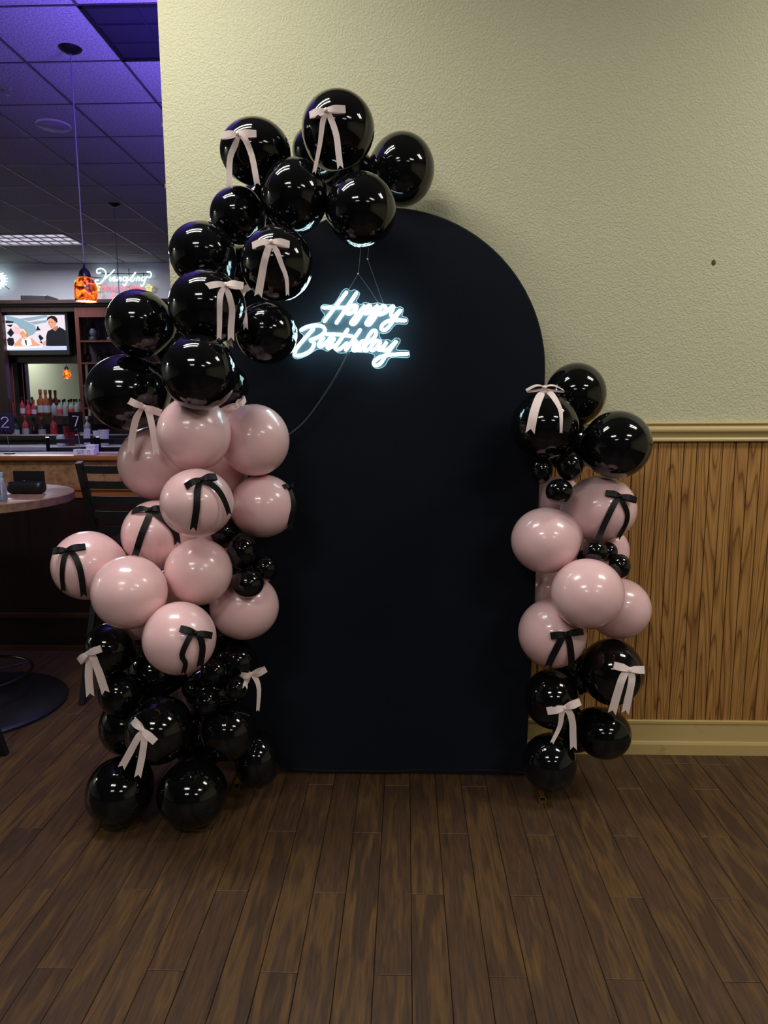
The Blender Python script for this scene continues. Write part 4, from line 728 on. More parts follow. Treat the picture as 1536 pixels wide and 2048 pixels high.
# ---------------------------------------------------------------- ceiling fixtures
def troffer(x0, x1, y0, y1, lit, label, group=None, ny=2, nx=6, deep=0.06):
    t = thing('ceiling_troffer', label, 'ceiling light', ((x0 + x1) / 2, (y0 + y1) / 2, CEIL), group)
    z = CEIL; fw = 0.022
    fm = M['frame_black'] if lit is False else M['white_metal']
    MB().box(x0, x1, y0, y0 + fw, z - 0.008, z + 0.012).box(x0, x1, y1 - fw, y1, z - 0.008, z + 0.012).box(x0, x0 + fw, y0, y1, z - 0.008, z + 0.012).box(x1 - fw, x1, y0, y1, z - 0.008, z + 0.012).build('frame', fm, t)
    pm = M['dark_lens'] if lit is False else (M['lens'] if lit == 'panel' else M['white_metal'])
    MB().box(x0 + fw, x1 - fw, y0 + fw, y1 - fw, z + 0.006, z + 0.011).build('reflector', pm, t)
    lv = M['dark_lens'] if lit is False else M['louver']
    if lit != 'tubes':
        for j in range(1, ny):
            y = y0 + (y1 - y0) * j / ny; MB().box(x0 + fw, x1 - fw, y - 0.006, y + 0.006, z - 0.006, z + 0.006).build('louver_blade', lv, t)
        for i in range(1, nx):
            x = x0 + (x1 - x0) * i / nx; MB().box(x - 0.004, x + 0.004, y0 + fw, y1 - fw, z - 0.005, z + 0.006).build('louver_blade', lv, t)
    return t
troffer(-1.735, -0.54, GY, GY + TY, False, 'unlit black-framed ceiling troffer with dark louvers beside the cream wall', ny=3, nx=4)
troffer(GX - 6 * TS + 0.05, GX - 4 * TS - 0.05, GY + 8 * TY + 0.02, GY + 9 * TY, 'panel', 'lit louvered ceiling troffer glowing pinkish white above the back bar', ny=3, nx=8)
for i, (x, y) in enumerate(TROFFERS):
    t = thing('ceiling_troffer', ['two-lamp troffer over the floor nearest the arch left side, seen as reflections', 'two-lamp troffer of the left row just behind the camera', 'two-lamp troffer of the left row far behind the camera', 'two-lamp troffer nearest the arch right side, seen as reflections', 'two-lamp troffer of the right row just behind the camera', 'two-lamp troffer of the right row far behind the camera', 'added unseen troffer at far left, brightening the wall in the mirror'][i], 'ceiling light', (x, y, CEIL), 'troffers behind the camera')
    MB().box(x - 0.6, x + 0.6, y - 0.3, y + 0.3, CEIL - 0.02, CEIL + 0.011).build('housing', M['white_metal'], t)
    for dy in (-0.14, 0.14): MB().tube([(x - 0.57, y + dy, CEIL - 0.028), (x + 0.57, y + dy, CEIL - 0.028)], 0.008, 8).build('fluorescent_tube', M['tube'], t, smooth=True)
def dish(loc, r, label):
    t = thing('ceiling_dish', label, 'ceiling fixture', loc)
    MB().lathe([(0, -0.03), (r * 0.5, -0.027), (r * 0.85, -0.016), (r * 0.97, -0.006)], loc, 32).build('dome', M['dish'], t, smooth=True)
    MB().lathe([(r * 0.93, -0.012), (r, -0.012), (r, 0.0), (r * 0.93, 0.0)], loc, 32).build('rim', M['white_metal'], t, smooth=0.6)
dish((-2.647, 5.643, CEIL), 0.125, 'shallow pale round dish on the bar ceiling behind the nearer pendant cord')
t = thing('sprinkler_head', 'small sprinkler head on the bar ceiling near the left edge', 'sprinkler', (-2.64, 5.0, CEIL))
MB().lathe([(0, -0.004), (0.035, -0.004), (0.038, 0.0)], (-2.64, 5.0, CEIL), 16).build('escutcheon', M['dish'], t, smooth=True)
MB().lathe([(0, -0.05), (0.016, -0.05), (0.016, -0.047), (0.006, -0.045), (0.006, -0.004)], (-2.64, 5.0, CEIL), 12).build('deflector', M['wire'], t, smooth=0.6)

# ---------------------------------------------------------------- pendant lamps
def pendant(x, y, ztop, h, label):
    t = thing('pendant_lamp', label, 'pendant lamp', (x, y, CEIL), 'amber glass pendants over the bar')
    MB().lathe([(0, -0.03), (0.02, -0.03), (0.055, -0.012), (0.068, 0.0)], (x, y, CEIL), 24).build('canopy', M['plastic_black'], t, smooth=True)
    MB().tube([(x, y, CEIL - 0.02), (x, y, ztop + 0.07)], 0.004, 8).build('cord', mat('lavender_cord', srgb(120, 110, 150), 0.4, noise=0.1), t)
    MB().lathe([(0.006, 0.085), (0.007, 0.06), (0.016, 0.052), (0.03, 0.035), (0.036, 0.012), (0.036, -0.01)], (x, y, ztop), 20).build('socket_cap', M['plastic_black'], t, smooth=True)
    s = MB().lathe([(0.036, 0.0), (0.055, -0.02), (0.066, -0.055), (0.068, -0.1), (0.064, -h), (0.060, -h), (0.063, -0.1), (0.061, -0.055), (0.05, -0.022), (0.034, -0.006)], (x, y, ztop), 28).build('glass_shade', M['amber'], t, smooth=True)
    MB().lathe([(0, -h + 0.045), (0.025, -h + 0.035), (0.03, -h + 0.02), (0.02, -h + 0.004), (0, -h - 0.002)], (x, y, ztop), 16).build('bulb', M['bulb'], t, smooth=True)
    MB().lathe([(0, -h + 0.004), (0.061, -h + 0.004), (0.061, -h + 0.008)], (x, y, ztop), 24).build('diffuser', M['bulb'], t, smooth=0.5)
pendant(-1.985, 4.512, 2.275, 0.145, 'amber glass pendant lamp hanging beside the neon beer sign')
pendant(-3.047, 7.742, 2.275, 0.145, 'pendant lamp whose cord drops behind the beer sign, shade hidden by balloons')
mp_ = (-5.850, 12.400, 2.055); pendant(mp_[0], 20.1 - 12.4, mp_[2] + 0.07, 0.145, 'amber pendant seen at the right of the back bar mirror')
mp_ = (-6.800, 12.400, 2.078); pendant(mp_[0], 20.1 - 12.4, mp_[2] + 0.07, 0.145, 'amber pendant cut by the left edge of the back bar mirror')

# ================================================================ backdrop panel
AY = 2.70
arch = thing('fabric_arch_panel', 'tall black fabric covered arch panel against the cream wall', 'backdrop', (-0.08, AY, 0)); arch['kind'] = 'thing'
ax_, ar, az, ah = -0.078, 0.594, 1.60, 0.59
poly = []
for i in range(49):
    g = PI * i / 48
    poly.append((ax_ + ar * math.cos(g), az + ah * math.sin(g)))
poly = poly + [(-0.69, 1.2), (-0.69, 0.7), (-0.665, 0.012), (-0.4, 0.018), (-0.25, 0.012), (-0.1, 0.008), (0.1, 0.006), (0.3, 0.004), (0.482, 0.006), (0.5, 0.7), (0.506, 1.2)]
m = MB(); n = len(poly)
cx0, cz0 = -0.08, 1.1
def inset(p, d):
    v = Vector((cx0 - p[0], cz0 - p[1])); v.normalize(); return (p[0] + v.x * d, p[1] + v.y * d)
rings = [(0.006, AY), (0.0, AY + 0.006), (0.0, AY + 0.02), (0.004, AY + 0.025)]
vv = []
for d, y in rings: vv += [(inset(p, d)[0], y, inset(p, d)[1]) for p in poly]
ff = [(r * n + i, r * n + (i + 1) % n, (r + 1) * n + (i + 1) % n, (r + 1) * n + i) for r in range(3) for i in range(n)]
ff += [tuple(range(n)), tuple(range(4 * n - 1, 3 * n - 1, -1))]
m.add(vv, ff).build('fabric_cover', M['fabric'], arch, smooth=0.5)
hem = []
for x in [-0.62 + 0.011 * i for i in range(101)]: hem.append((x, AY - 0.003 + 0.002 * math.sin(x * 9), 0.02 + 0.004 * math.sin(x * 7.0) + 0.002 * math.sin(x * 23)))
MB().tube(hem, 0.004, 6).build('hem', M['fabric'], arch, smooth=True)
for x, y0 in ((0.513, 2.505), (-0.662, 2.575)):
    b = MB(); s_ = 0.0125; th = 0.0022; yb = 2.74; z0 = 0.001; z1 = z0 + 2 * s_
    b.box(x - s_, x + s_, y0, yb, z1 - th, z1).box(x - s_, x + s_, y0, yb, z0, z0 + th).box(x - s_, x - s_ + th, y0, yb, z0, z1).box(x + s_ - th, x + s_, y0, yb, z0, z1)
    ft = b.build('stand_foot', M['brass'], arch)
    MB().box(x - s_ + th, x + s_ - th, y0 + 0.03, y0 + 0.032, z0 + th, z1 - th).build('tube_shade_plate', M['hollow'], ft)  # dark plate painted as the shade inside the open tube

# ================================================================ balloons
LAB = {
'B3': 'large black balloon at the very top, above the others, with a pink bow',
'B1': 'black balloon at the upper left of the arch top with a long-tailed pink bow',
'B2': 'black balloon mostly hidden between the two topmost bowed black balloons',
'B4': 'black balloon at the right end of the top cluster, against the cream wall',
'B5': 'black balloon in the middle of the top cluster with a bright cyan streak',
'B6': 'black balloon hanging over the arch panel directly above the neon sign strings',
'B7': 'plain black balloon under the upper left bowed balloon, against the wall edge',
'B18': 'black balloon in the dark gap between two bowed black balloons left of the sign',
'B19': 'black balloon deep between the three lowest left arch balloons',
'L16': 'black balloon in the dark hollow behind the tiny left base balloons',
'R7': 'black balloon in the hollow behind the upper right trio and bowed balloon',
'K5': 'black balloon hidden behind the lowest right pink balloon',
'K6': 'black balloon in the gap above the gold foot, behind three others',
'B16': 'black balloon filling the gap behind the top cluster, above the sign strings',
'B17': 'black balloon filling the gap behind the middle of the arch top cluster',
'B8': 'black balloon overlapping the corner of the wall, above the balloon with side bow',
'B9': 'black balloon left of the sign strings with a centred pink bow and cyan rim',
'B10': 'black balloon with pink bow on its right side, left of the neon word Happy',
'B11': 'black balloon at the left that covers the lower part of the beer sign',
'B12': 'black balloon touching the left end of the neon word Birthday',
'B13': 'lowest plain black balloon of the upper arch, sitting on the top pink balloons',
'B14': 'widest black balloon at the left, its pink bow at the lower right edge',
'B15': 'black balloon tucked behind, above the pink balloon nearest the neon cable',
'P1': 'pink balloon directly below the lowest plain black balloon of the arch',
'P2': 'pink balloon beside the lower end of the neon sign cable',
'P3': 'pink balloon with the tails of a pink bow hanging down over it',
'P4': 'pink balloon with a slanted black bow in the middle of the left column',
'P5': 'pink balloon with a black bow on its right edge, against the arch panel',
'P6': 'pink balloon with a black bow partly covered by the neighbouring pink balloon',
'P7': 'pink balloon with black bow sticking out farthest left, near the round table',
'P8': 'largest plain pink balloon at the front left of the left column',
'P9': 'plain pink balloon between the big front pink one and the small black cluster',
'P10': 'plain pink balloon below the small black balloon cluster, against the arch panel',
'P11': 'lowest pink balloon of the left column, with a black bow',
'P12': 'pink balloon peeping out below the largest plain pink balloon',
'P14': 'pink balloon hidden in the gap between four left pink balloons',
'P15': 'pink balloon hidden behind the junction of three bowed pink balloons',
'P13': 'pink sliver of balloon in the gap above the lowest bowed pink balloon',
'S1': 'small black balloon tucked under the two middle bowed pink balloons',
'S2': 'tallest small black balloon of the cluster beside the plain pink balloon',
'S3': 'small black balloon of the left cluster closest to the arch panel',
'S4': 'lowest small black balloon of the left cluster, resting on a pink balloon',
'L1': 'black balloon at far left bottom with a pink bow on its left edge',
'L2': 'black balloon in shadow behind the lowest bowed pink balloon',
'L3': 'black balloon right of the lowest bowed pink balloon, behind small ones',
'L4': 'small black balloon just right below the lowest bowed pink balloon',
'L5': 'tiny shiny black balloon next to the bow on the left column bottom',
'L6': 'small black balloon above the gap between two large bottom black balloons',
'L7': 'tiny black balloon half hidden under the lowest bowed pink balloon',
'L8': 'large black balloon of the bottom left with a tilted pink bow',
'L9': 'black balloon behind and left of the bottom balloon with a tilted pink bow',
'L9c': 'black balloon in deep shadow below the far left bottom bow',
'L14': 'black balloon deep in the gap between three large left base balloons',
'L15': 'black balloon in the dark gap above the lowest bowed pink balloon, right side',
'L10': 'plain large black balloon under the small bottom cluster, left column',
'L11': 'black balloon at the foot of the arch panel, rightmost of the left column base',
'L12': 'black balloon standing on the floor at the left front of the left column',
'L13': 'black balloon standing on the floor at the right front of the left column',
'R1': 'topmost black balloon of the right column, without a bow',
'R2': 'black balloon of the right column with a pink bow lying on top',
'R3': 'plain black balloon covering the end of the chair rail',
'R4': 'small black balloon at the left under the right column pink bow balloon',
'R5': 'small black balloon at the right of the upper trio in the right column',
'R6': 'lowest small black balloon of the upper trio in the right column',
'Q1': 'pink balloon of the right column with a black bow near the wood panelling',
'Q2': 'plain pink balloon of the right column overlapping the arch panel edge',
'Q3': 'pink balloon cut by the arch panel edge behind the small black trio',
'Q4': 'pink balloon peeping out right behind the tiny black trio',
'Q5': 'largest plain pink balloon at the front of the right column',
'Q6': 'plain pink balloon farthest right against the wood panelling',
'Q7': 'pink balloon cut by the arch panel edge behind the big front pink one',
'Q8': 'lowest pink balloon of the right column, with a black bow',
's1': 'tiny black balloon at the end of the long black bow tail',
's2': 'tiniest black balloon behind two others, in the right pink section',
's3': 'tiny black balloon at the right beside the wood panelling',
's4': 'tiny black balloon hidden under its neighbours above the big front pink balloon',
'K1': 'large black balloon of the right column with a pink bow at its right',
'K2': 'black balloon of the right column with a pink bow at its lower right',
'K3': 'black balloon in front of the baseboard at the right column base',
'K4': 'lowest black balloon above the gold foot on the right',
}
PINK = {'P1','P2','P3','P4','P5','P6','P7','P8','P9','P10','P11','P12','P13','P14','P15','Q1','Q2','Q3','Q4','Q5','Q6','Q7','Q8'}
def grp(k):
    if k[0] == 'B': return 'black balloons of the upper left arch'
    if k[0] == 'P': return 'pink balloons of the left column'
    if k[0] == 'S': return 'small black balloons in the left pink section'
    if k[0] == 'L': return 'black balloons at the left base'
    if k[0] == 'R': return 'black balloons at the top of the right column'
    if k[0] == 'Q': return 'pink balloons of the right column'
    if k[0] == 's': return 'tiny black balloons in the right column'
    return 'black balloons at the right base'
NU, NV = 40, 28
def balloon(key):
    x, y, z, sx, sy, sz = BALL[key]; c = Vector((x, y, z))
    # the neck points into the garland
    acc = Vector((0, 0.22, 0)); wsum = 0
    for k2, b in BALL.items():
        d = Vector(b[:3]) - c
        if k2 != key and d.length < 0.34: acc += d * 0.6
    ax = acc.normalized(); 
    if ax.y < 0.25: ax = (ax + Vector((0, 0.6, 0))).normalized()
    q = Vector((0, 0, -1)).rotation_difference(ax).to_matrix()
    prof = [(0, 1.0)]
    for i in range(1, NV):
        g = PI * i / NV; r = math.sin(g); zz = math.cos(g)
        if zz < -0.55: zz = zz - 0.16 * ((-zz - 0.55) / 0.45) ** 2; 
        prof.append((r, zz))
    prof[-1] = (max(prof[-1][0] * 0.6, 0.05), prof[-1][1] - 0.02)
    prof += [(0.055, -1.19), (0.075, -1.24), (0.05, -1.27), (0.0, -1.265)]
    m = MB().lathe(prof, (0, 0, 0), NU); vv = []
    for v in m.v:
        p = q @ Vector(v); vv.append((x + p.x * sx, y + p.y * sy, z + p.z * sz))
    m.v = vv
    pk = key in PINK
    o = m.build('pink_balloon' if pk else 'black_balloon', M['pink_latex'] if pk else M['black_latex'], smooth=True, loc=(x, y, z))
    return tag(o, LAB[key], 'balloon', grp(key))
for k in BALL: balloon(k)

# ================================================================ ribbon bows
BLAB = {
'b1': 'pink satin bow on the upper left black balloon, long straight tails',
'b2': 'pink satin bow on the topmost black balloon',
'b3': 'pink satin bow on the black balloon left of the neon sign strings',
'b4': 'pink satin bow, tails close together, left of the word Happy',
'b5': 'pink satin bow between the widest black balloon and the pink one below',
'b6': 'black satin bow, slanted, on the pink balloon in the left column middle',
'b7': 'narrow black satin bow on the right edge of a left column pink balloon',
'b8': 'black satin bow partly covered by a pink balloon, left column',
'b9': 'black satin bow on the pink balloon farthest left',
'b10': 'black satin bow on the lowest pink balloon of the left column',
'b11': 'pink satin bow with wide notched tails at far left bottom',
'b12': 'tilted pink satin bow hanging over the two floor balloons at left',
'b13': 'pink satin bow against the black arch panel, left column base',
'b14': 'pink satin bow lying flat on top of a right column black balloon',
'b15': 'black satin bow on the upper pink balloon of the right column',
'b16': 'black satin bow on the lowest pink balloon of the right column',
'b17': 'pink satin bow in front of the wood panelling, right column base',
'b18': 'pink satin bow above the gold foot, right column base',
'b19': 'pink satin bow peeping out between black and pink balloons near the cable',
'b20': 'pale pink bow mostly hidden behind the black balloon left of the neon',
}
def strip(m, pts, wid, nrm, th=0.0009, notch=0.0):
    """ribbon strip with thickness along pts; wid and nrm per point"""
    n = len(pts); vv = []; ff = []
    for i, p in enumerate(pts):
        t = (pts[min(i + 1, n - 1)] - pts[max(i - 1, 0)]).normalized(); nn = nrm[i]
        a = t.cross(nn)
        if a.length < 1e-4: a = Vector((1, 0, 0))
        a.normalize(); b = a.cross(t).normalized(); hw = wid[i] / 2
        mid = p - t * notch if (notch and i == n - 1) else p
        for q in (p - a * hw, mid, p + a * hw): vv += [q + b * th / 2, q - b * th / 2]
    for i in range(n - 1):
        o, e = i * 6, (i + 1) * 6
        ff += [(o, o + 2, e + 2, e), (o + 2, o + 4, e + 4, e + 2), (o + 1, e + 1, e + 3, o + 3), (o + 3, e + 3, e + 5, o + 5), (o, e, e + 1, o + 1), (o + 4, o + 5, e + 5, e + 4)]
    ff += [(0, 1, 3, 2), (2, 3, 5, 4)]; o = (n - 1) * 6; ff += [(o, o + 2, o + 3, o + 1), (o + 2, o + 4, o + 5, o + 3)]
    m.add(vv, ff)
def bow(key):
    col, K, N, TL, TR, tl, tr, W, ew = BOW[key]; K, N = Vector(K), Vector(N)
    pk = col == 'p'; mt = M['pink_satin'] if pk else M['black_satin']
    t = thing('pink_bow' if pk else 'black_bow', BLAB[key], 'bow', K, 'pink satin bows on black balloons' if pk else 'black satin bows on pink balloons')
    K = K + N * 0.004
    for T in (TL, TR):
        T = Vector(T); d = T - K; L = d.length; n = (N - d.normalized() * N.dot(d.normalized())).normalized(); pts = []; wd = []; nr = []
        S = 8
        for i in range(S + 1):                       # front layer out to the tip
            u = i / S; bul = 0.011 * math.sin(PI * u ** 0.8) + 0.002
            pts.append(K + d * u + n * bul); wd.append(W * (0.5 + 0.5 * min(1, u * 2.2) ** 0.7)); nr.append(n)
        pts[-1] = K + d * 0.985 + n * 0.0035
        pts.append(T + n * 0.0005); wd.append(W); nr.append((n + d.normalized()).normalized() if False else n)
        for i in range(S, -1, -1):                   # back layer home again
            u = i / S * 0.985; pts.append(K + d * u + n * (-0.002 - 0.002 * math.sin(PI * u))); wd.append(W * (0.5 + 0.5 * min(1, u * 2.2) ** 0.7)); nr.append(-n if False else n)
        m = MB(); h = S + 2
        strip(m, pts[:h], wd[:h], nr[:h]); strip(m, pts[h - 1:], wd[h - 1:], nr[h - 1:])
        m.build('loop', mt, t, smooth=0.7)
    for tail, e in zip((tl, tr), ew):
        pts = [K - N * 0.001] + [Vector(q[:3]) + Vector(q[3:]) * 0.002 for q in tail]; nr = [N] + [Vector(q[3:]) for q in tail]
        n = len(pts); wd = [W * (0.45 + 0.5 * min(1, i / 2.5)) * (1 + (e - 1) * i / (n - 1)) for i in range(n)]
        m = MB(); strip(m, pts, wd, nr, notch=W * 0.55 * min(1, e)); m.build('tail', mt, t, smooth=0.7)
    # the knot: a small wrapped bump
    d = (Vector(TR) - Vector(TL)).normalized(); n = (N - d * N.dot(d)).normalized(); u = n.cross(d)
    m = MB().lathe([(0, 1), (0.5, 0.9), (0.85, 0.55), (1, 0), (0.85, -0.55), (0.5, -0.9), (0, -1)], (0, 0, 0), 10)
    m.v = [tuple(K + n * 0.003 + d * v[0] * W * 0.34 + n * v[1] * 0.0055 + u * v[2] * W * 0.36) for v in m.v]
    m.build('knot', mt, t, smooth=True)
for k in BOW: bow(k)

# ================================================================ neon sign
NY = 2.655
ns = thing('neon_sign', 'glowing white neon sign reading Happy Birthday on clear acrylic, hung on the arch', 'neon sign', (0, NY, 1.65))
out = catmull([(x, 0, z) for x, z in ACRYLIC], 3, True)
MB().prism([(p.x, p.z) for p in out], NY + 0.008, NY + 0.013).build('acrylic_backing', M['acrylic'], ns)
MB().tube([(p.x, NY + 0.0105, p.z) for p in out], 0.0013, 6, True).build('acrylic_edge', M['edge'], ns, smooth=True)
for ch, strokes in NEON:
    m = MB()
    for s in strokes:
        pts = catmull([(x, NY, z) for x, z in s], 5); a, b = (pts[0] - pts[1]).normalized(), (pts[-1] - pts[-2]).normalized()
        pts = [pts[0] + a * 0.0055, pts[0] + a * 0.0035] + pts + [pts[-1] + b * 0.0035, pts[-1] + b * 0.0055]
        m.tube(pts, [0.0022, 0.0045] + [0.0058] * (len(pts) - 4) + [0.0045, 0.0022], 8)
    m.build('neon_letter', M['neon'], ns, smooth=True)
def cord(pts, r, nm, mt, n=8): MB().tube(catmull(pts, 6), r, n).build(nm, mt, ns, smooth=True)
cord([(-0.207, 2.655, 1.895), (-0.173, 2.670, 1.954)], 0.0006, 'hanging_string', M['line'], 5)
cord([(-0.099, 2.655, 1.847), (-0.135, 2.660, 1.902), (-0.173, 2.670, 1.954)], 0.0006, 'hanging_string', M['line'], 5)
cord([(-0.079, 2.655, 1.838), (-0.139, 2.680, 2.006)], 0.0006, 'hanging_string', M['line'], 5)
cord([(-0.173, 2.670, 1.954), (-0.168, 2.675, 1.994), (-0.161, 2.690, 2.075)], 0.0006, 'hanging_string', M['line'], 5)
cord([(-0.139, 2.680, 2.006), (-0.132, 2.690, 2.074)], 0.0006, 'hanging_string', M['line'], 5)
for p in ((-0.173, 2.668, 1.954), (-0.139, 2.678, 2.006)):
    m = MB().lathe([(0, 1), (0.7, 0.7), (1, 0), (0.7, -0.7), (0, -1)], (0, 0, 0), 8); m.v = [(p[0] + v[0] * 0.0035, p[1] + v[1] * 0.0035, p[2] + v[2] * 0.003) for v in m.v]
    m.build('string_knot', M['white'], ns, smooth=True)
cord([(-0.211, 2.665, 1.684), (-0.225, 2.672, 1.649), (-0.259, 2.680, 1.591), (-0.312, 2.688, 1.513), (-0.380, 2.690, 1.426), (-0.437, 2.690, 1.378), (-0.476, 2.690, 1.355)], 0.0038, 'power_cable', M['cord'])
cord([(-0.206, 2.672, 1.675), (-0.219, 2.676, 1.640), (-0.244, 2.680, 1.606), (-0.279, 2.686, 1.568)], 0.0009, 'cable_strand', M['cord'], 5)

# ================================================================ stroke lettering
GL = {'S': [[(1, .85), (.8, 1), (.2, 1), (0, .8), (.2, .55), (.8, .45), (1, .2), (.8, 0), (.2, 0), (0, .15)]], 'A': [[(0, 0), (.5, 1), (1, 0)], [(.2, .38), (.8, .38)]], 'V': [[(0, 1), (.5, 0), (1, 1)]],
      'E': [[(1, 1), (0, 1), (0, 0), (1, 0)], [(0, .52), (.8, .52)]], '1': [[(.2, .8), (.5, 1), (.5, 0)]], '5': [[(1, 1), (.1, 1), (0, .55), (.7, .6), (1, .3), (.7, 0), (0, .08)]],
      '7': [[(0, 1), (1, 1), (.35, 0)]], '2': [[(0, .8), (.3, 1), (.8, 1), (1, .72), (0, 0), (1, 0)]], 'T': [[(0, 1), (1, 1)], [(.5, 1), (.5, 0)]],
      'R': [[(0, 0), (0, 1), (.75, 1), (1, .78), (.75, .52), (0, .52)], [(.5, .52), (1, 0)]], 'D': [[(0, 0), (0, 1), (.6, 1), (1, .65), (1, .35), (.6, 0), (0, 0)]], 'I': [[(.5, 0), (.5, 1)]],
      'O': [[(.5, 1), (.12, .8), (0, .5), (.12, .2), (.5, 0), (.88, .2), (1, .5), (.88, .8), (.5, 1)]], 'N': [[(0, 0), (0, 1), (1, 0), (1, 1)]], 'L': [[(0, 1), (0, 0), (1, 0)]],
      'G': [[(1, .82), (.7, 1), (.3, 1), (0, .7), (0, .3), (.3, 0), (.75, 0), (1, .2), (1, .48), (.6, .48)]]}
def glyph(m, ch, x0, x1, z0, z1, y, r, n=6):
    for s in GL[ch]: m.tube([(x0 + (x1 - x0) * u, y, z0 + (z1 - z0) * v) for u, v in s], r, n)
# far beer sign
SY = 10.72
bs = thing('neon_beer_sign', 'white and red neon sign with script over capitals on the far wall', 'neon sign', (-3.6, SY, 3.1))
for s in SCRIPT: MB().tube(catmull([(x, SY, z) for x, z in s], 4), 0.0095, 8).build('neon_letter', M['n_white'], bs, smooth=True)
for (x0, z1, x1, z0), ch in zip(CAPS, 'TRADITIONAL'):
    m = MB(); glyph(m, ch, x0, x1, z0, z1, SY, 0.0055); m.build('neon_letter', M['n_red'], bs)
for (x0, z1, x1, z0), ch in zip(BIGCAPS, 'LAGER'):
    m = MB()
    for d in (-0.012, 0.012): glyph(m, ch, x0 + 0.015 + d, x1 - 0.015 + d, z0 + 0.01 + d, z1 - 0.01 + d * 0.3, SY, 0.005)
    m.build('neon_letter', M['n_pink'], bs)
for x, z in FLOWERS:
    pts = []
    for i in range(60):
        g = 2 * PI * i / 60; r = 0.036 + 0.013 * math.cos(5 * g); pts.append((x + r * math.sin(g), SY, z + r * math.cos(g)))
    m = MB().tube(pts, 0.009, 6, True); m.lathe([(0, 0.006), (0.012, 0), (0, -0.006)], (x, SY, z), 8); m.build('neon_flower', M['n_yellow'], bs, smooth=True)
b_ = SIGNBAR; P3 = lambda q, y=SY + 0.03: (q[0], y, q[1])
for a, c in ((b_[0], b_[1]), (b_[2], b_[8]), (b_[3], b_[4]), (b_[5], b_[9]), (b_[6], b_[7])):
    MB().tube([P3(a), P3(c)], 0.006, 6).build('support_bar', M['black_metal'], bs)
# sliver of a second neon sign at the picture's left edge
c2 = (-6.094, 10.700, 3.343)
s2 = thing('neon_star_sign', 'jagged white and pink neon sign cut off by the left edge', 'neon sign', c2)
pts = []
for i in range(44):
    g = 2 * PI * i / 44; r = 0.225 if i % 2 else 0.165; pts.append((c2[0] + r * math.cos(g), c2[1], c2[2] + 0.62 * r * math.sin(g)))
MB().tube(pts, 0.016, 6, True).build('neon_outline', M['n_white'], s2, smooth=True)
MB().tube([(c2[0] + 0.115 * math.cos(2 * PI * i / 24), c2[1], c2[2] + 0.02 + 0.045 * math.sin(2 * PI * i / 24)) for i in range(24)], 0.014, 6, True).build('neon_oval', M['n_pink'], s2, smooth=True)
MB().tube([(c2[0] + 0.15 * math.cos(2 * PI * i / 24), c2[1], c2[2] - 0.01 + 0.085 * math.sin(2 * PI * i / 24)) for i in range(24)], 0.016, 6, True).build('neon_oval', M['n_white'], s2, smooth=True)
MB().tube([(c2[0] + 0.18, c2[1] + 0.02, c2[2] - 0.09), (c2[0] + 0.24, c2[1] + 0.02, c2[2] - 0.13)], 0.006, 6).build('support_bar', M['black_metal'], s2)

# ================================================================ back bar
bb = thing('back_bar', 'dark wooden back bar with cornice, shelves and a television bay', 'bar cabinet', (-4.4, 10.0, 0))
XL, XR = -7.2, -2.6; yf, yb = 9.72, 10.76
MB().box(XL, XR, yf - 0.04, yb, 2.86, 2.905).build('cornice', M['dark_panel'], bb)
MB().box(XL, XR, yf - 0.02, yf + 0.03, 2.83, 2.86).build('cornice', M['dark_panel'], bb)
MB().box(XL, -4.45, yf, yf + 0.05, 2.755, 2.83).build('header_board', M['dark_panel'], bb)
MB().box(-4.395, XR, yf, yf + 0.05, 2.68, 2.83).build('header_board', M['cherry'], bb)
MB().box(XL, -4.45, yf + 0.18, yf + 0.26, 2.095, 2.19).build('rail_board', M['dark_panel'], bb)
MB().box(XL, -4.45, yf + 0.3, yf + 0.32, 2.1, 2.83).build('bay_back', M['dark_panel'], bb)
MB().box(-4.395, XR, yf + 0.28, yf + 0.3, 1.08, 2.83).build('bay_back', M['recess'], bb)
for x0, x1 in ((-4.45, -4.395), (-3.02, -2.965), (-5.86, -5.45)):
    MB().cbox(x0, x1, yf, yf + 0.1, 1.08, 2.83, 0.004).build('post', M['cherry'] if x0 > -5 else M['dark_panel'], bb)
MB().box(XL, -5.45, yf + 0.16, yf + 0.18, 1.08, 2.1).build('side_panel', M['cherry'], bb)
for z in (2.352, 2.062, 1.76, 1.46): MB().box(-4.395, XR, yf, yf + 0.3, z, z + 0.022).build('shelf', M['cherry'], bb)
MB().box(XL, XR, yf + 0.05, yf + 0.36, 1.25, 1.365).build('bottle_step', M['dark_panel'], bb)
MB().box(XL, XR, yf - 0.35, yf + 0.36, 1.05, 1.08).build('lower_counter', M['dark_panel'], bb)
MB().box(XL, XR, yf - 0.3, yf + 0.36, 0.0, 1.05).build('lower_cabinet', M['dark_panel'], bb)
mr = thing('bar_mirror', 'mirror in the back bar below the television, reflecting a pale wall', 'mirror', (-5.0, 10.04, 1.36))
MB().box(-5.45, -4.45, yf + 0.3, yf + 0.315, 1.366, 2.098).build('mirror_glass', M['mirror'], mr)

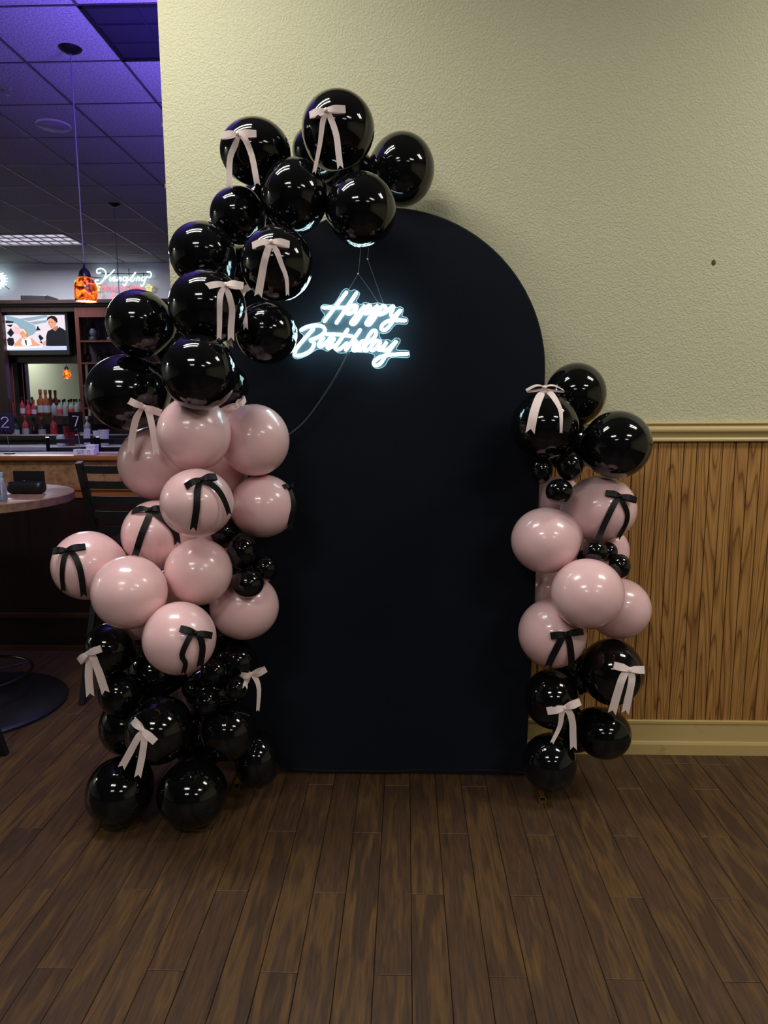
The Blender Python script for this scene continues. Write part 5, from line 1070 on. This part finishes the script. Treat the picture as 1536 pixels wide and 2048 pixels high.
# television
TVY = 9.8
tv = thing('television', 'flat television in the back bar showing a man and a woman at a counter', 'television', (-5.04, TVY, 2.2))
MB().cbox(-5.50, -4.585, TVY + 0.004, TVY + 0.07, 2.185, 2.765, 0.006).build('casing', M['plastic_black'], tv)
tx0, tx1, tz0, tz1 = -5.461, -4.620, 2.256, 2.722
MB().box(tx0 - 0.035, tx1 + 0.035, TVY - 0.006, TVY + 0.006, tz1, tz1 + 0.04).box(tx0 - 0.035, tx1 + 0.035, TVY - 0.006, TVY + 0.006, tz0 - 0.06, tz0).box(tx0 - 0.035, tx0, TVY - 0.006, TVY + 0.006, tz0, tz1).box(tx1, tx1 + 0.035, TVY - 0.006, TVY + 0.006, tz0, tz1).build('bezel', M['plastic_black'], tv)
SCR = []
def poly_px(pts, ci, layer):
    """flat shape on the screen; points are fractions of the screen (u right, v down)"""
    SCR.append(([(tx0 + u * (tx1 - tx0), TVY + 0.003 - 0.0002 * layer, tz1 - v * (tz1 - tz0)) for u, v in pts], ci))
smats = [screen_mat(n, c) for n, c in (('wall', (226, 214, 226)), ('teal', (140, 170, 186)), ('dark', (24, 26, 34)), ('skin', (226, 160, 128)), ('hair', (190, 150, 96)), ('white', (246, 240, 250)), ('brown', (40, 26, 24)), ('counter', (196, 206, 240)), ('pink', (240, 190, 190)), ('shade', (178, 122, 100)))]
poly_px([(0, 0), (1, 0), (1, 1), (0, 1)], 0, 0)
poly_px([(0.02, 0), (0.12, 0.03), (0.3, 0.12), (0.42, 0.22), (0.5, 0.3), (0.52, 0.45), (0.46, 0.55), (0.38, 0.6), (0.36, 0.45), (0.28, 0.42), (0.2, 0.25), (0.05, 0.15)], 1, 1)
poly_px([(0.25, 0.1), (0.7, 0.0), (0.72, 0.06), (0.4, 0.17)], 1, 1); poly_px([(0.4, 0.2), (0.7, 0.14), (0.7, 0.2), (0.5, 0.27)], 1, 1)
poly_px([(0.14, 0.3), (0.25, 0.35), (0.26, 0.55), (0.15, 0.52)], 8, 1)
for pts in ([(0.02, 0.14), (0.16, 0.18), (0.14, 0.22), (0.02, 0.22)], [(0.03, 0.27), (0.14, 0.26), (0.1, 0.34)], [(0.03, 0.5), (0.1, 0.36), (0.15, 0.5), (0.09, 0.62)], [(0.02, 0.68), (0.06, 0.63), (0.13, 0.65), (0.14, 0.8), (0.1, 0.88), (0.03, 0.84)],
            [(0.51, 0.44), (0.54, 0.3), (0.59, 0.43)], [(0.54, 0.6), (0.57, 0.55), (0.63, 0.66), (0.57, 0.74)], [(0.55, 0.76), (0.6, 0.74), (0.6, 0.82)]): poly_px(pts, 2, 2)
# seated woman: arms on the counter, sleeveless white top, fair hair with a band
poly_px([(0.12, 0.87), (0.14, 0.82), (0.22, 0.68), (0.26, 0.63), (0.3, 0.65), (0.38, 0.63), (0.44, 0.66), (0.5, 0.78), (0.56, 0.84), (0.55, 0.88), (0.34, 0.885), (0.14, 0.885)], 3, 3)
poly_px([(0.27, 0.66), (0.31, 0.68), (0.38, 0.62), (0.41, 0.66), (0.43, 0.84), (0.36, 0.88), (0.27, 0.86), (0.25, 0.8)], 5, 4)
poly_px([(0.31, 0.69), (0.345, 0.72), (0.34, 0.86), (0.325, 0.84)], 2, 5)
poly_px([(0.255, 0.46), (0.29, 0.39), (0.34, 0.4), (0.375, 0.47), (0.38, 0.58), (0.37, 0.66), (0.33, 0.6), (0.3, 0.5)], 4, 4)
poly_px([(0.25, 0.48), (0.27, 0.44), (0.31, 0.46), (0.335, 0.52), (0.33, 0.6), (0.31, 0.65), (0.28, 0.64), (0.255, 0.58), (0.245, 0.53)], 3, 6)
poly_px([(0.255, 0.45), (0.28, 0.395), (0.31, 0.4), (0.35, 0.5), (0.34, 0.53), (0.3, 0.43)], 5, 7)
poly_px([(0.255, 0.515), (0.27, 0.51), (0.272, 0.522), (0.258, 0.526)], 6, 7); poly_px([(0.29, 0.518), (0.305, 0.516), (0.306, 0.527), (0.292, 0.53)], 6, 7); poly_px([(0.265, 0.6), (0.29, 0.595), (0.285, 0.61)], 9, 7)
# standing man: dark hair, face turned down to the left, dark collared shirt
poly_px([(0.66, 0.87), (0.67, 0.6), (0.7, 0.46), (0.78, 0.39), (0.84, 0.42), (0.9, 0.34), (0.96, 0.4), (1.0, 0.45), (1.0, 0.9), (0.66, 0.88)], 2, 3)
poly_px([(0.77, 0.36), (0.8, 0.36), (0.87, 0.3), (0.88, 0.36), (0.83, 0.46), (0.79, 0.42)], 9, 4)
poly_px([(0.715, 0.19), (0.74, 0.12), (0.8, 0.1), (0.85, 0.16), (0.85, 0.27), (0.82, 0.35), (0.785, 0.385), (0.75, 0.36), (0.735, 0.3), (0.715, 0.26), (0.722, 0.22)], 3, 5)
poly_px([(0.7, 0.13), (0.72, 0.06), (0.78, 0.02), (0.84, 0.04), (0.87, 0.1), (0.875, 0.2), (0.855, 0.23), (0.84, 0.17), (0.83, 0.2), (0.82, 0.14), (0.77, 0.09), (0.73, 0.12), (0.71, 0.17)], 6, 6)
poly_px([(0.725, 0.195), (0.745, 0.19), (0.746, 0.205), (0.727, 0.21)], 6, 6); poly_px([(0.765, 0.2), (0.79, 0.195), (0.79, 0.21), (0.767, 0.214)], 6, 6); poly_px([(0.742, 0.315), (0.77, 0.31), (0.765, 0.328)], 9, 6)
poly_px([(0.835, 0.2), (0.85, 0.18), (0.856, 0.23), (0.842, 0.26)], 9, 6)
poly_px([(0.6, 0.8), (0.66, 0.72), (0.67, 0.84), (0.62, 0.88)], 3, 2)
poly_px([(0, 0.885), (1, 0.885), (1, 1), (0, 1)], 7, 8); poly_px([(0, 0.885), (0.6, 0.885), (0.6, 0.92), (0, 0.97)], 5, 9)
m = MB()
for pts, ci in SCR: m.add(pts, [tuple(range(len(pts)))], ci)
m.build('screen', smats, tv)
cb = thing('cable_box', 'flat black box lying on top of the back bar cornice', 'set-top box', (-5.0, 9.9, 2.905))
MB().cbox(-5.22, -4.86, 9.82, 10.15, 2.915, 2.985, 0.006).build('casing', M['plastic_black'], cb)
MB().box(-5.2, -4.88, 9.815, 9.822, 2.925, 2.975).build('front_panel', M['black_vinyl'], cb)
for x in (-5.19, -4.89): MB().box(x - 0.015, x + 0.015, 9.85, 9.88, 2.905, 2.916).build('foot', M['plastic_black'], cb)

# bottles
bm_ = {}
def liq(n, c, tr=0.35): 
    if n not in bm_: bm_[n] = mat('bottle_' + n, srgb(*c), 0.12, trans=tr, noise=0.15)
    return bm_[n]
def bottle(x, y, z, h, r, body, cap, lab, label, group, long_neck=0.35):
    t = thing('liquor_bottle', label, 'bottle', (x, y, z), group)
    hb = h * (1 - long_neck)
    MB().lathe([(0, 0), (r * 0.95, 0), (r, 0.006), (r, hb * 0.8), (r * 0.85, hb * 0.92), (r * 0.45, hb * 1.06), (r * 0.34, hb * 1.12), (r * 0.34, h * 0.9)], (x, y, z), 18).build('glass_body', body, t, smooth=0.9)
    MB().lathe([(r * 0.42, h * 0.84), (r * 0.44, h * 0.85), (r * 0.44, h), (0, h)], (x, y, z), 14).build('cap', cap, t, smooth=0.7)
    if lab: MB().lathe([(r * 1.02, hb * 0.2), (r * 1.02, hb * 0.62)], (x, y, z), 18).build('paper_label', lab, t, smooth=True)
red, amb, clr, grn, dk = liq('pink', (150, 50, 66)), liq('whiskey', (130, 66, 40)), liq('clear', (190, 195, 190), 0.7), liq('green', (36, 46, 40)), liq('dark', (40, 26, 28))
capb, capr, capw = M['plastic_black'], mat('copper_cap', srgb(140, 74, 48), 0.4, noise=0.1), M['white']
lp, lr = mat('grey_label', srgb(150, 150, 155), 0.6, noise=0.2), mat('red_label', srgb(180, 40, 46), 0.6, noise=0.2)
def bx_(px): return -5.03 + (px - 90) * 0.00687          # along the bottle step, 9.9 m away
SH = 1.366; YB = 9.88
for px, h, r, body, cap, lab, nm in ((21, 0.30, 0.036, red, capb, None, 'pinkish bottle at the left end of the back bar step, against the dark post'),
    (44, 0.265, 0.034, red, capb, lp, 'slim bottle with tall dark cap, left in front of the bar mirror'), (56, 0.225, 0.033, red, capr, lr, 'short bottle with small brown cap left of the twin whiskey bottles'),
    (68, 0.225, 0.036, red, capr, lp, 'bottle with broad copper cap directly left of the twin whiskey bottles'),
    (83, 0.365, 0.05, amb, capr, lp, 'left one of the two tall whiskey bottles before the mirror'), (93.5, 0.36, 0.048, amb, capr, lp, 'right one of the two tall whiskey bottles before the mirror'),
    (109, 0.225, 0.036, clr, capb, None, 'black-capped clear bottle directly right of the twin whiskey bottles'), (121, 0.225, 0.036, clr, capb, lr, 'black-capped clear bottle, second to the right of the twin whiskeys'),
    (132, 0.235, 0.034, clr, capb, None, 'clear bottle with narrow cap, third right of the twin whiskeys'), (145, 0.235, 0.037, clr, capb, lr, 'clear bottle with wide cap near the mirror right edge'), (156, 0.232, 0.033, clr, capb, None, 'clear bottle partly behind the post at the mirror right edge')):
    bottle(bx_(px), YB, SH, h, r, body, cap, lab, nm, 'bottles on the back bar step')
SH2 = 1.081; YF = 9.62
for px, h, r, body, cap, lab, nm in ((30, 0.28, 0.05, dk, capb, None, 'dark bottle in the lower row at the left, behind the tilted number card'), (44, 0.26, 0.048, grn, capb, lp, 'squat dark green bottle with grey label in the lower row'), (64, 0.30, 0.044, red, capr, lp, 'red bottle with pale label in the lower row under the mirror'), (80, 0.27, 0.046, dk, capb, None, 'dark bottle in the lower row under the twin whiskeys'),
    (97, 0.27, 0.046, dk, capr, lp, 'dark bottle with round pale label in the lower row'), (121, 0.3, 0.044, red, capr, lr, 'bright red bottle in the lower row beside number card seven'), (176, 0.30, 0.04, clr, capb, lp, 'tall labelled bottle in the lower row right of number card seven'), (189, 0.28, 0.045, clr, capw, lp, 'white labelled bottle in the lower row near the black balloon')):
    bottle(bx_(px) + 0.13 * 0.2, YF, SH2, h, r, body, cap, lab, nm, 'bottles in the lower row of the back bar')
# railroad lanterns on the upper shelf, small figures on the next
def lantern(x, label, s=1.0):
    y, z = 9.86, 2.374; t = thing('lantern', label, 'lantern', (x, y, z), 'lanterns on the back bar shelf')
    k = M['black_metal']
    MB().lathe([(0, 0), (0.07 * s, 0), (0.072 * s, 0.02 * s), (0.06 * s, 0.055 * s), (0.03 * s, 0.065 * s)], (x, y, z), 18).build('base', k, t, smooth=0.7)
    MB().lathe([(0.03 * s, 0.065 * s), (0.048 * s, 0.1 * s), (0.05 * s, 0.13 * s), (0.032 * s, 0.17 * s)], (x, y, z), 18).build('globe', M['clear'], t, smooth=True)
    MB().lathe([(0.034 * s, 0.17 * s), (0.04 * s, 0.18 * s), (0.026 * s, 0.205 * s), (0.03 * s, 0.215 * s), (0.016 * s, 0.25 * s), (0, 0.252 * s)], (x, y, z), 16).build('hood', k, t, smooth=0.7)
    for d in (-1, 1): MB().tube(catmull([(x + d * 0.06 * s, y, z + 0.05 * s), (x + d * 0.078 * s, y, z + 0.12 * s), (x + d * 0.05 * s, y, z + 0.21 * s), (x + d * 0.02 * s, y, z + 0.235 * s)], 4), 0.006, 6).build('side_tube', k, t)
    MB().tube(catmull([(x - 0.055 * s, y, z + 0.19 * s), (x - 0.05 * s, y, z + 0.27 * s), (x, y, z + 0.295 * s), (x + 0.05 * s, y, z + 0.27 * s), (x + 0.055 * s, y, z + 0.19 * s)], 4), 0.003, 5).build('handle', k, t)
lantern(-4.27, 'black wire-handled lantern standing on the upper shelf right of the television')
lantern(-4.03, 'lantern on the upper shelf half hidden by the black balloon', 0.9)
for x, h, lb in ((-4.36, 0.2, 'dark slim figurine against the post on the second shelf'), (-4.2, 0.17, 'dark seated figurine on the second shelf, left of two'), (-4.09, 0.2, 'dark taller figurine on the second shelf beside the black balloon')):
    t = thing('figurine', lb, 'figurine', (x, 9.86, 2.084), 'figurines on the second back bar shelf')
    MB().lathe([(0, 0), (0.05, 0), (0.05, 0.012), (0.03, 0.02), (0.045, 0.05), (0.034, h * 0.6), (0.018, h * 0.7)], (x, 9.86, 2.084), 14).build('body', M['dark_panel'], t, smooth=0.8)
    MB().lathe([(0, h * 0.68), (0.022, h * 0.74), (0.026, h * 0.84), (0.016, h * 0.96), (0, h)], (x, 9.86, 2.084), 12).build('head', M['dark_panel'], t, smooth=True)
for i in range(7):
    x = -4.34 + i * 0.17; bottle(x, 9.86, 1.482 if i % 2 else 1.782, 0.26, 0.036, dk if i % 3 else amb, capb, lp if i % 2 else None, ['dark bottle on the third shelf close to the right post', 'bottle on the lowest shelf right of the mirror', 'bottle on the third shelf behind the left black balloon', 'second bottle on the lowest shelf, behind the balloon', 'bottle deeper right on the third shelf', 'third bottle on the lowest shelf, behind balloons', 'last bottle on the third shelf, behind balloons'][i], 'bottles on the right back bar shelves')

# ---------------------------------------------------------------- bar counter
bc = thing('bar_counter', 'long dark bar counter with a pale edge in front of the back bar', 'bar counter', (-4.6, 7.4, 0))
MB().cbox(-7.2, -2.2, 7.15, 7.75, 1.045, 1.085, 0.006).build('counter_top', M['counter'], bc)
MB().cbox(-7.2, -2.2, 7.6, 7.9, 1.15, 1.185, 0.006).build('service_rail', M['dark_panel'], bc)
MB().box(-7.2, -2.2, 7.24, 7.75, 0, 1.045).build('front_panel', M['dark_panel'], bc)
def cup(x, y, z, r, h, mt, nm, label, cat, grp_):
    t = thing(nm, label, cat, (x, y, z), grp_)
    MB().lathe([(0, 0), (r * 0.75, 0), (r, h), (r * 0.94, h), (r * 0.7, 0.01), (0, 0.01)], (x, y, z), 18).build('shell', mt, t, smooth=0.6)
    MB().lathe([(r * 1.0, h - 0.008), (r * 1.07, h - 0.004), (r * 1.0, h)], (x, y, z), 18).build('rim', mt, t, smooth=True)
q = (-3.574, 7.300, 1.096); MB_ = MB().cbox(q[0] - 0.03, q[0] + 0.03, 7.27, 7.33, 1.086, 1.19, 0.004)
nb = thing('napkin_box', 'upright white napkin box on the bar beside the red pitcher', 'napkin box', (q[0], 7.3, 1.086)); MB_.build('box', M['white'], nb); MB().box(q[0] - 0.015, q[0] + 0.015, 7.29, 7.31, 1.19, 1.2).build('napkin', M['white'], nb)
q = (-3.549, 7.350, 1.114); rp_ = thing('red_pitcher', 'dark red plastic pitcher on the bar behind the chair', 'pitcher', (q[0], 7.45, 1.086)); pr = mat('red_plastic', srgb(120, 24, 30), 0.25, noise=0.1)
MB().lathe([(0, 0), (0.05, 0), (0.058, 0.15), (0.062, 0.2), (0.056, 0.2), (0.05, 0.01), (0, 0.01)], (q[0], 7.45, 1.086), 20).build('vessel', pr, rp_, smooth=0.6)
MB().tube(catmull([(q[0] + 0.055, 7.45, 1.25), (q[0] + 0.1, 7.45, 1.24), (q[0] + 0.1, 7.45, 1.16), (q[0] + 0.052, 7.45, 1.13)], 4), 0.008, 8).build('handle', pr, rp_, smooth=True)
for q, r, h, lb in (((-3.388, 7.400, 1.091), 0.04, 0.17, 'stack of white cups on the bar seen just left inside the chair back'), ((-3.277, 7.400, 1.090), 0.04, 0.15, 'white cup on the bar near the chair top right corner'), ((-3.202, 7.400, 1.090), 0.055, 0.16, 'tapered white cup stack between the two bar chairs')):
    cup(q[0], 7.5, 1.086, r, h, M['white'], 'cup_stack', lb, 'cup', 'white cups on the bar')

# ---------------------------------------------------------------- half wall with ledge
HY = 4.17
hw = thing('half_wall', 'half wall with honey wood ledge and burl laminate face dividing the bar', 'half wall', (-2.9, HY, 0)); hw['kind'] = 'thing'
hx0, hx1 = -5.6, -1.02
MB().cbox(hx0, hx1, HY - 0.03, HY + 0.26, 1.170, 1.2, 0.008).build('ledge', M['ledge'], hw, smooth=0.5)
MB().box(hx0, hx1, HY + 0.18, HY + 0.24, 1.199, 1.206).build('ledge_strip', M['counter'], hw)
MB().box(hx0, hx1, HY, HY + 0.2, 1.02, 1.17).build('burl_face', M['burl'], hw)
MB().cbox(hx0, hx1, HY - 0.02, HY + 0.2, 0.992, 1.02, 0.006).build('trim_rail', M['ledge'], hw, smooth=0.5)
MB().cbox(hx0, hx1, HY - 0.008, HY + 0.2, 0.945, 0.992, 0.004).build('trim_rail', M['ledge'], hw)
MB().box(hx0, hx1, HY + 0.005, HY + 0.2, 0.2, 0.945).build('lower_panel', M['dark_panel'], hw)
MB().cbox(hx0, hx1, HY - 0.012, HY + 0.2, 0.2, 0.235, 0.006).build('base_cap', M['dark_ledge'], hw)
MB().box(hx0, hx1, HY - 0.002, HY + 0.2, 0.0, 0.2).build('base_board', M['dark_panel'], hw)
MB().cbox(hx0, hx1, HY - 0.02, HY, 0.0, 0.03, 0.004).build('shoe_moulding', M['dark_ledge'], hw)
# number stands
def number_stand(x, y, z, hh, w, digit, yaw, label, ball):
    t = thing('number_stand', label, 'number stand', (x, y, z), 'table number stands on the half wall')
    MB().lathe([(0, 0), (0.03, 0), (0.03, 0.006), (0.004, 0.009)], (x, y, z), 20).build('foot', M['plastic_black'], t, smooth=0.6)
    MB().tube([(x, y, z + 0.006), (x - 0.003, y, z + 0.08), (x - 0.012, y, z + hh)], 0.0018, 6).build('wire', M['wire'], t)
    MB().lathe([(0, 0.012), (0.009, 0.008), (0.012, 0), (0.009, -0.008), (0, -0.012)], (x - 0.012, y - 0.006, z + hh), 12).build('clip_ball', M['plastic_black'], t, smooth=True)
    cz = z + hh - 0.012; cx = x - 0.015; ca, sa = math.cos(yaw), math.sin(yaw)
    card = MB().box(-w / 2, w / 2, -0.0012, 0.0012, 0, 0.12); dg = MB(); glyph(dg, digit, -w * 0.2, w * 0.2, 0.035, 0.095, -0.0022, 0.0032)
    for mb, nm, mt in ((card, 'card', M['plastic_black']), (dg, 'digit', M['white'])):
        mb.v = [(cx + v[0] * ca - v[1] * sa, y + v[0] * sa + v[1] * ca, cz + v[2]) for v in mb.v]
        if nm == 'card': co = mb.build(nm, mt, t)
        else: mb.build(nm, mt, co)
q = (-1.974, 4.270, 1.210); number_stand(q[0], 4.27, 1.2, 0.145, 0.088, '7', 0.0, 'black number card 7 on a wire stand on the half wall ledge', True)
q = (-2.428, 4.300, 1.209); number_stand(q[0], 4.3, 1.2, 0.14, 0.1, '2', 0.75, 'tilted black number card 2 on a wire stand at the left edge', True)
q = (-1.923, 4.220, 1.213)
sv = thing('small_sign', 'small white sign with blue letters SAVE 15 on the half wall ledge', 'sign', (q[0], 4.22, 1.2))
MB().box(q[0] - 0.061, q[0] + 0.061, 4.2, 4.24, 1.2, 1.233).build('block', M['white'], sv)
m = MB(); xx = q[0] - 0.038
for ch in 'SAVE 15':
    if ch != ' ': glyph(m, ch, xx, xx + 0.0085, 1.206, 1.228, 4.1995, 0.0012, 5)
    xx += 0.0115
m.build('lettering', M['ink_blue'], sv)
wbx = thing('white_box', 'little plain white box behind the small lettered sign on the ledge', 'box', (q[0] + 0.01, 4.3, 1.2)); MB().cbox(q[0] - 0.02, q[0] + 0.037, 4.28, 4.33, 1.2, 1.252, 0.003).build('carton', M['white'], wbx); MB().cbox(q[0] - 0.022, q[0] + 0.039, 4.278, 4.332, 1.244, 1.256, 0.002).build('lid', M['white'], wbx)

# ---------------------------------------------------------------- pub chairs (back toward -Y in local space is the side seen here)
def pub_chair(loc, label, group, scale=1.0, rz=0.0):
    t = thing('pub_chair', label, 'chair', (0, 0, 0), group); k = M['black_metal']; hwid = 0.205
    for s in (-1, 1):
        MB().beam((s * hwid, -0.09, 1.215), (s * (hwid - 0.015), 0.03, 0.80), 0.03, 0.034, (0, 1, 0)).beam((s * (hwid - 0.015), 0.03, 0.80), (s * (hwid - 0.02), 0.06, 0.74), 0.03, 0.034, (0, 1, 0)).build('back_post', k, t)
        MB().beam((s * (hwid - 0.02), 0.05, 0.76), (s * (hwid + 0.03), -0.17, 0.0), 0.028, 0.03, (0, 1, 0)).build('leg', k, t)
        MB().beam((s * (hwid - 0.02), 0.40, 0.74), (s * (hwid + 0.02), 0.47, 0.0), 0.028, 0.03, (0, 1, 0)).build('leg', k, t)
    for z in (1.178, 1.101, 1.022, 0.944, 0.864):
        yy = -0.09 + (1.215 - z) / 0.415 * 0.12
        pts = []; m = MB(); hw_ = hwid - 0.012
        for a, b in zip(range(6), range(1, 7)):
            xa, xb = -hw_ + 2 * hw_ * a / 6, -hw_ + 2 * hw_ * b / 6; fa, fb = 0.03 * (1 - (xa / hw_) ** 2), 0.03 * (1 - (xb / hw_) ** 2)
            m.beam((xa, yy - fa, z), (xb, yy - fb, z), 0.008, 0.038, (0, 0, 1))
        m.build('slat', k, t)
    MB().cbox(-0.2, 0.2, 0.04, 0.44, 0.735, 0.79, 0.018).build('seat', M['black_vinyl'], t, smooth=0.9)
    m = MB()
    for y0, z in ((0.43, 0.32),): m.beam((-0.2, 0.44, z), (0.2, 0.44, z), 0.022, 0.022)
    for s in (-1, 1): m.beam((s * 0.205, -0.08, 0.32), (s * 0.2, 0.44, 0.32), 0.02, 0.02)
    m.build('footrest', k, t)
    t.location = loc; t.rotation_euler = (0, 0, rz); t.scale = (scale,) * 3
    return t
c0 = pub_chair((-1.395, 3.53, 0), 'black ladder-back pub chair behind the left balloon column', 'black ladder-back pub chairs')
def chair_copy(loc, rz, label):
    c = copy_tree(c0); c.location = loc; c.rotation_euler = (0, 0, rz); c['label'] = label; return c
chair_copy((-3.11, 6.55, 0), 0.55, 'black pub chair at the bar right behind number card seven')
chair_copy((-2.62, 6.55, 0), 0.25, 'black pub chair at the bar whose back meets the pink balloon')
chair_copy((-1.965, 2.665, 0), PI, 'black pub chair left of the frame, only its leg showing')

# ---------------------------------------------------------------- round table
TX, TYY = -2.145, 3.32
tb = thing('round_table', 'round pub table with brown speckled top at the left edge', 'table', (TX, TYY, 0))
MB().lathe([(0, 1.068), (0.511, 1.068), (0.516, 1.065), (0.516, 1.03), (0.511, 1.026), (0, 1.026)], (TX, TYY, 0), 64).build('tabletop', M['laminate'], tb, smooth=0.6)
MB().lathe([(0.05, 1.026), (0.05, 0.06)], (TX, TYY, 0), 24).build('column', M['black_metal'], tb, smooth=True)
MB().lathe([(0.16, 1.024), (0.16, 1.01), (0.05, 0.99)], (TX, TYY, 0), 24).build('top_plate', M['black_metal'], tb, smooth=0.6)
MB().lathe([(0.05, 0.1), (0.09, 0.07), (0.25, 0.05), (0.405, 0.028), (0.42, 0.014), (0.42, 0.0), (0, 0)], (TX, TYY, 0), 48).build('base', M['black_metal'], tb, smooth=0.8)
MB().tube([(TX + 0.26 * math.cos(2 * PI * i / 40), TYY + 0.26 * math.sin(2 * PI * i / 40), 0.17) for i in range(40)], 0.008, 8, True).build('foot_ring', M['dark_steel'], tb, smooth=True)
m = MB()
for i in range(4): g = PI / 4 + i * PI / 2; m.tube([(TX + 0.04 * math.cos(g), TYY + 0.04 * math.sin(g), 0.17), (TX + 0.26 * math.cos(g), TYY + 0.26 * math.sin(g), 0.17)], 0.006, 6)
m.build('ring_spoke', M['black_metal'], tb)
# quilted case
kx, ky, kz = -1.838, 3.38, 1.068
qc = thing('quilted_case', 'open black quilted case lying on the round table', 'case', (kx, ky, kz))
b = bmesh.new(); bmesh.ops.create_grid(b, x_segments=2, y_segments=2, size=1); b.free()
m = MB(); nx, na = 24, 16; vv = []
for i in range(nx + 1):
    u = -1 + 2 * i / nx; e = (1 - abs(u) ** 6) ** 0.5 if abs(u) < 1 else 0.0
    for j in range(na):
        g = 2 * PI * j / na; ru, rv = 0.038, 0.031
        cz_ = max(-1.0, math.sin(g) * 1.15); cz_ = min(1, cz_); d_ = 1 + 0.035 * math.cos(u * PI * 4) * math.cos(g * 4)
        vv.append((kx + u * 0.083, ky + ru * math.cos(g) * (0.75 + 0.25 * e) * d_, kz + 0.031 + rv * cz_ * (0.8 + 0.2 * e) * (d_ if math.sin(g) > -0.5 else 1)))
ff = [(i * na + j, i * na + (j + 1) % na, (i + 1) * na + (j + 1) % na, (i + 1) * na + j) for i in range(nx) for j in range(na)] + [tuple(range(na)), tuple(nx * na + j for j in range(na))]
m.add(vv, ff).build('body', M['black_vinyl'], qc, smooth=0.9)
MB().cbox(kx - 0.08, kx + 0.075, ky + 0.03, ky + 0.037, kz + 0.05, kz + 0.108, 0.003).build('open_lid', M['black_vinyl'], qc)
MB().lathe([(0, 0.003), (0.005, 0.002), (0.006, 0)], (kx - 0.01, ky, kz + 0.0625), 10).build('snap', M['chrome'], qc)
MB().tube([(kx - 0.08, ky - 0.02, kz + 0.056), (kx + 0.08, ky - 0.02, kz + 0.056)], 0.0015, 5).build('zip', M['chrome'], qc)
sx_, sy_ = -1.80, 3.10
sb = thing('spray_bottle', 'small clear pump spray bottle with white top on the round table', 'spray bottle', (sx_, sy_, kz))
MB().lathe([(0, 0), (0.02, 0), (0.021, 0.003), (0.021, 0.072), (0.017, 0.082), (0.011, 0.086)], (sx_, sy_, kz), 20).build('bottle_body', M['clear'], sb, smooth=0.7)
MB().lathe([(0.0205, 0.006), (0.0205, 0.03)], (sx_, sy_, kz), 20).build('bottle_label', M['bluecap'], sb, smooth=True)
MB().lathe([(0.0135, 0.084), (0.0135, 0.098), (0.010, 0.1), (0.009, 0.112), (0.0115, 0.114), (0.0115, 0.128), (0, 0.129)], (sx_, sy_, kz), 18).build('pump_cap', M['bluecap'], sb, smooth=0.7)
MB().beam((sx_, sy_, kz + 0.122), (sx_ - 0.016, sy_, kz + 0.122), 0.008, 0.008).build('nozzle', M['bluecap'], sb)
print('planks', n_pl, 'tris', sum(len(o.data.polygons) for o in SC.objects if o.type == 'MESH'))
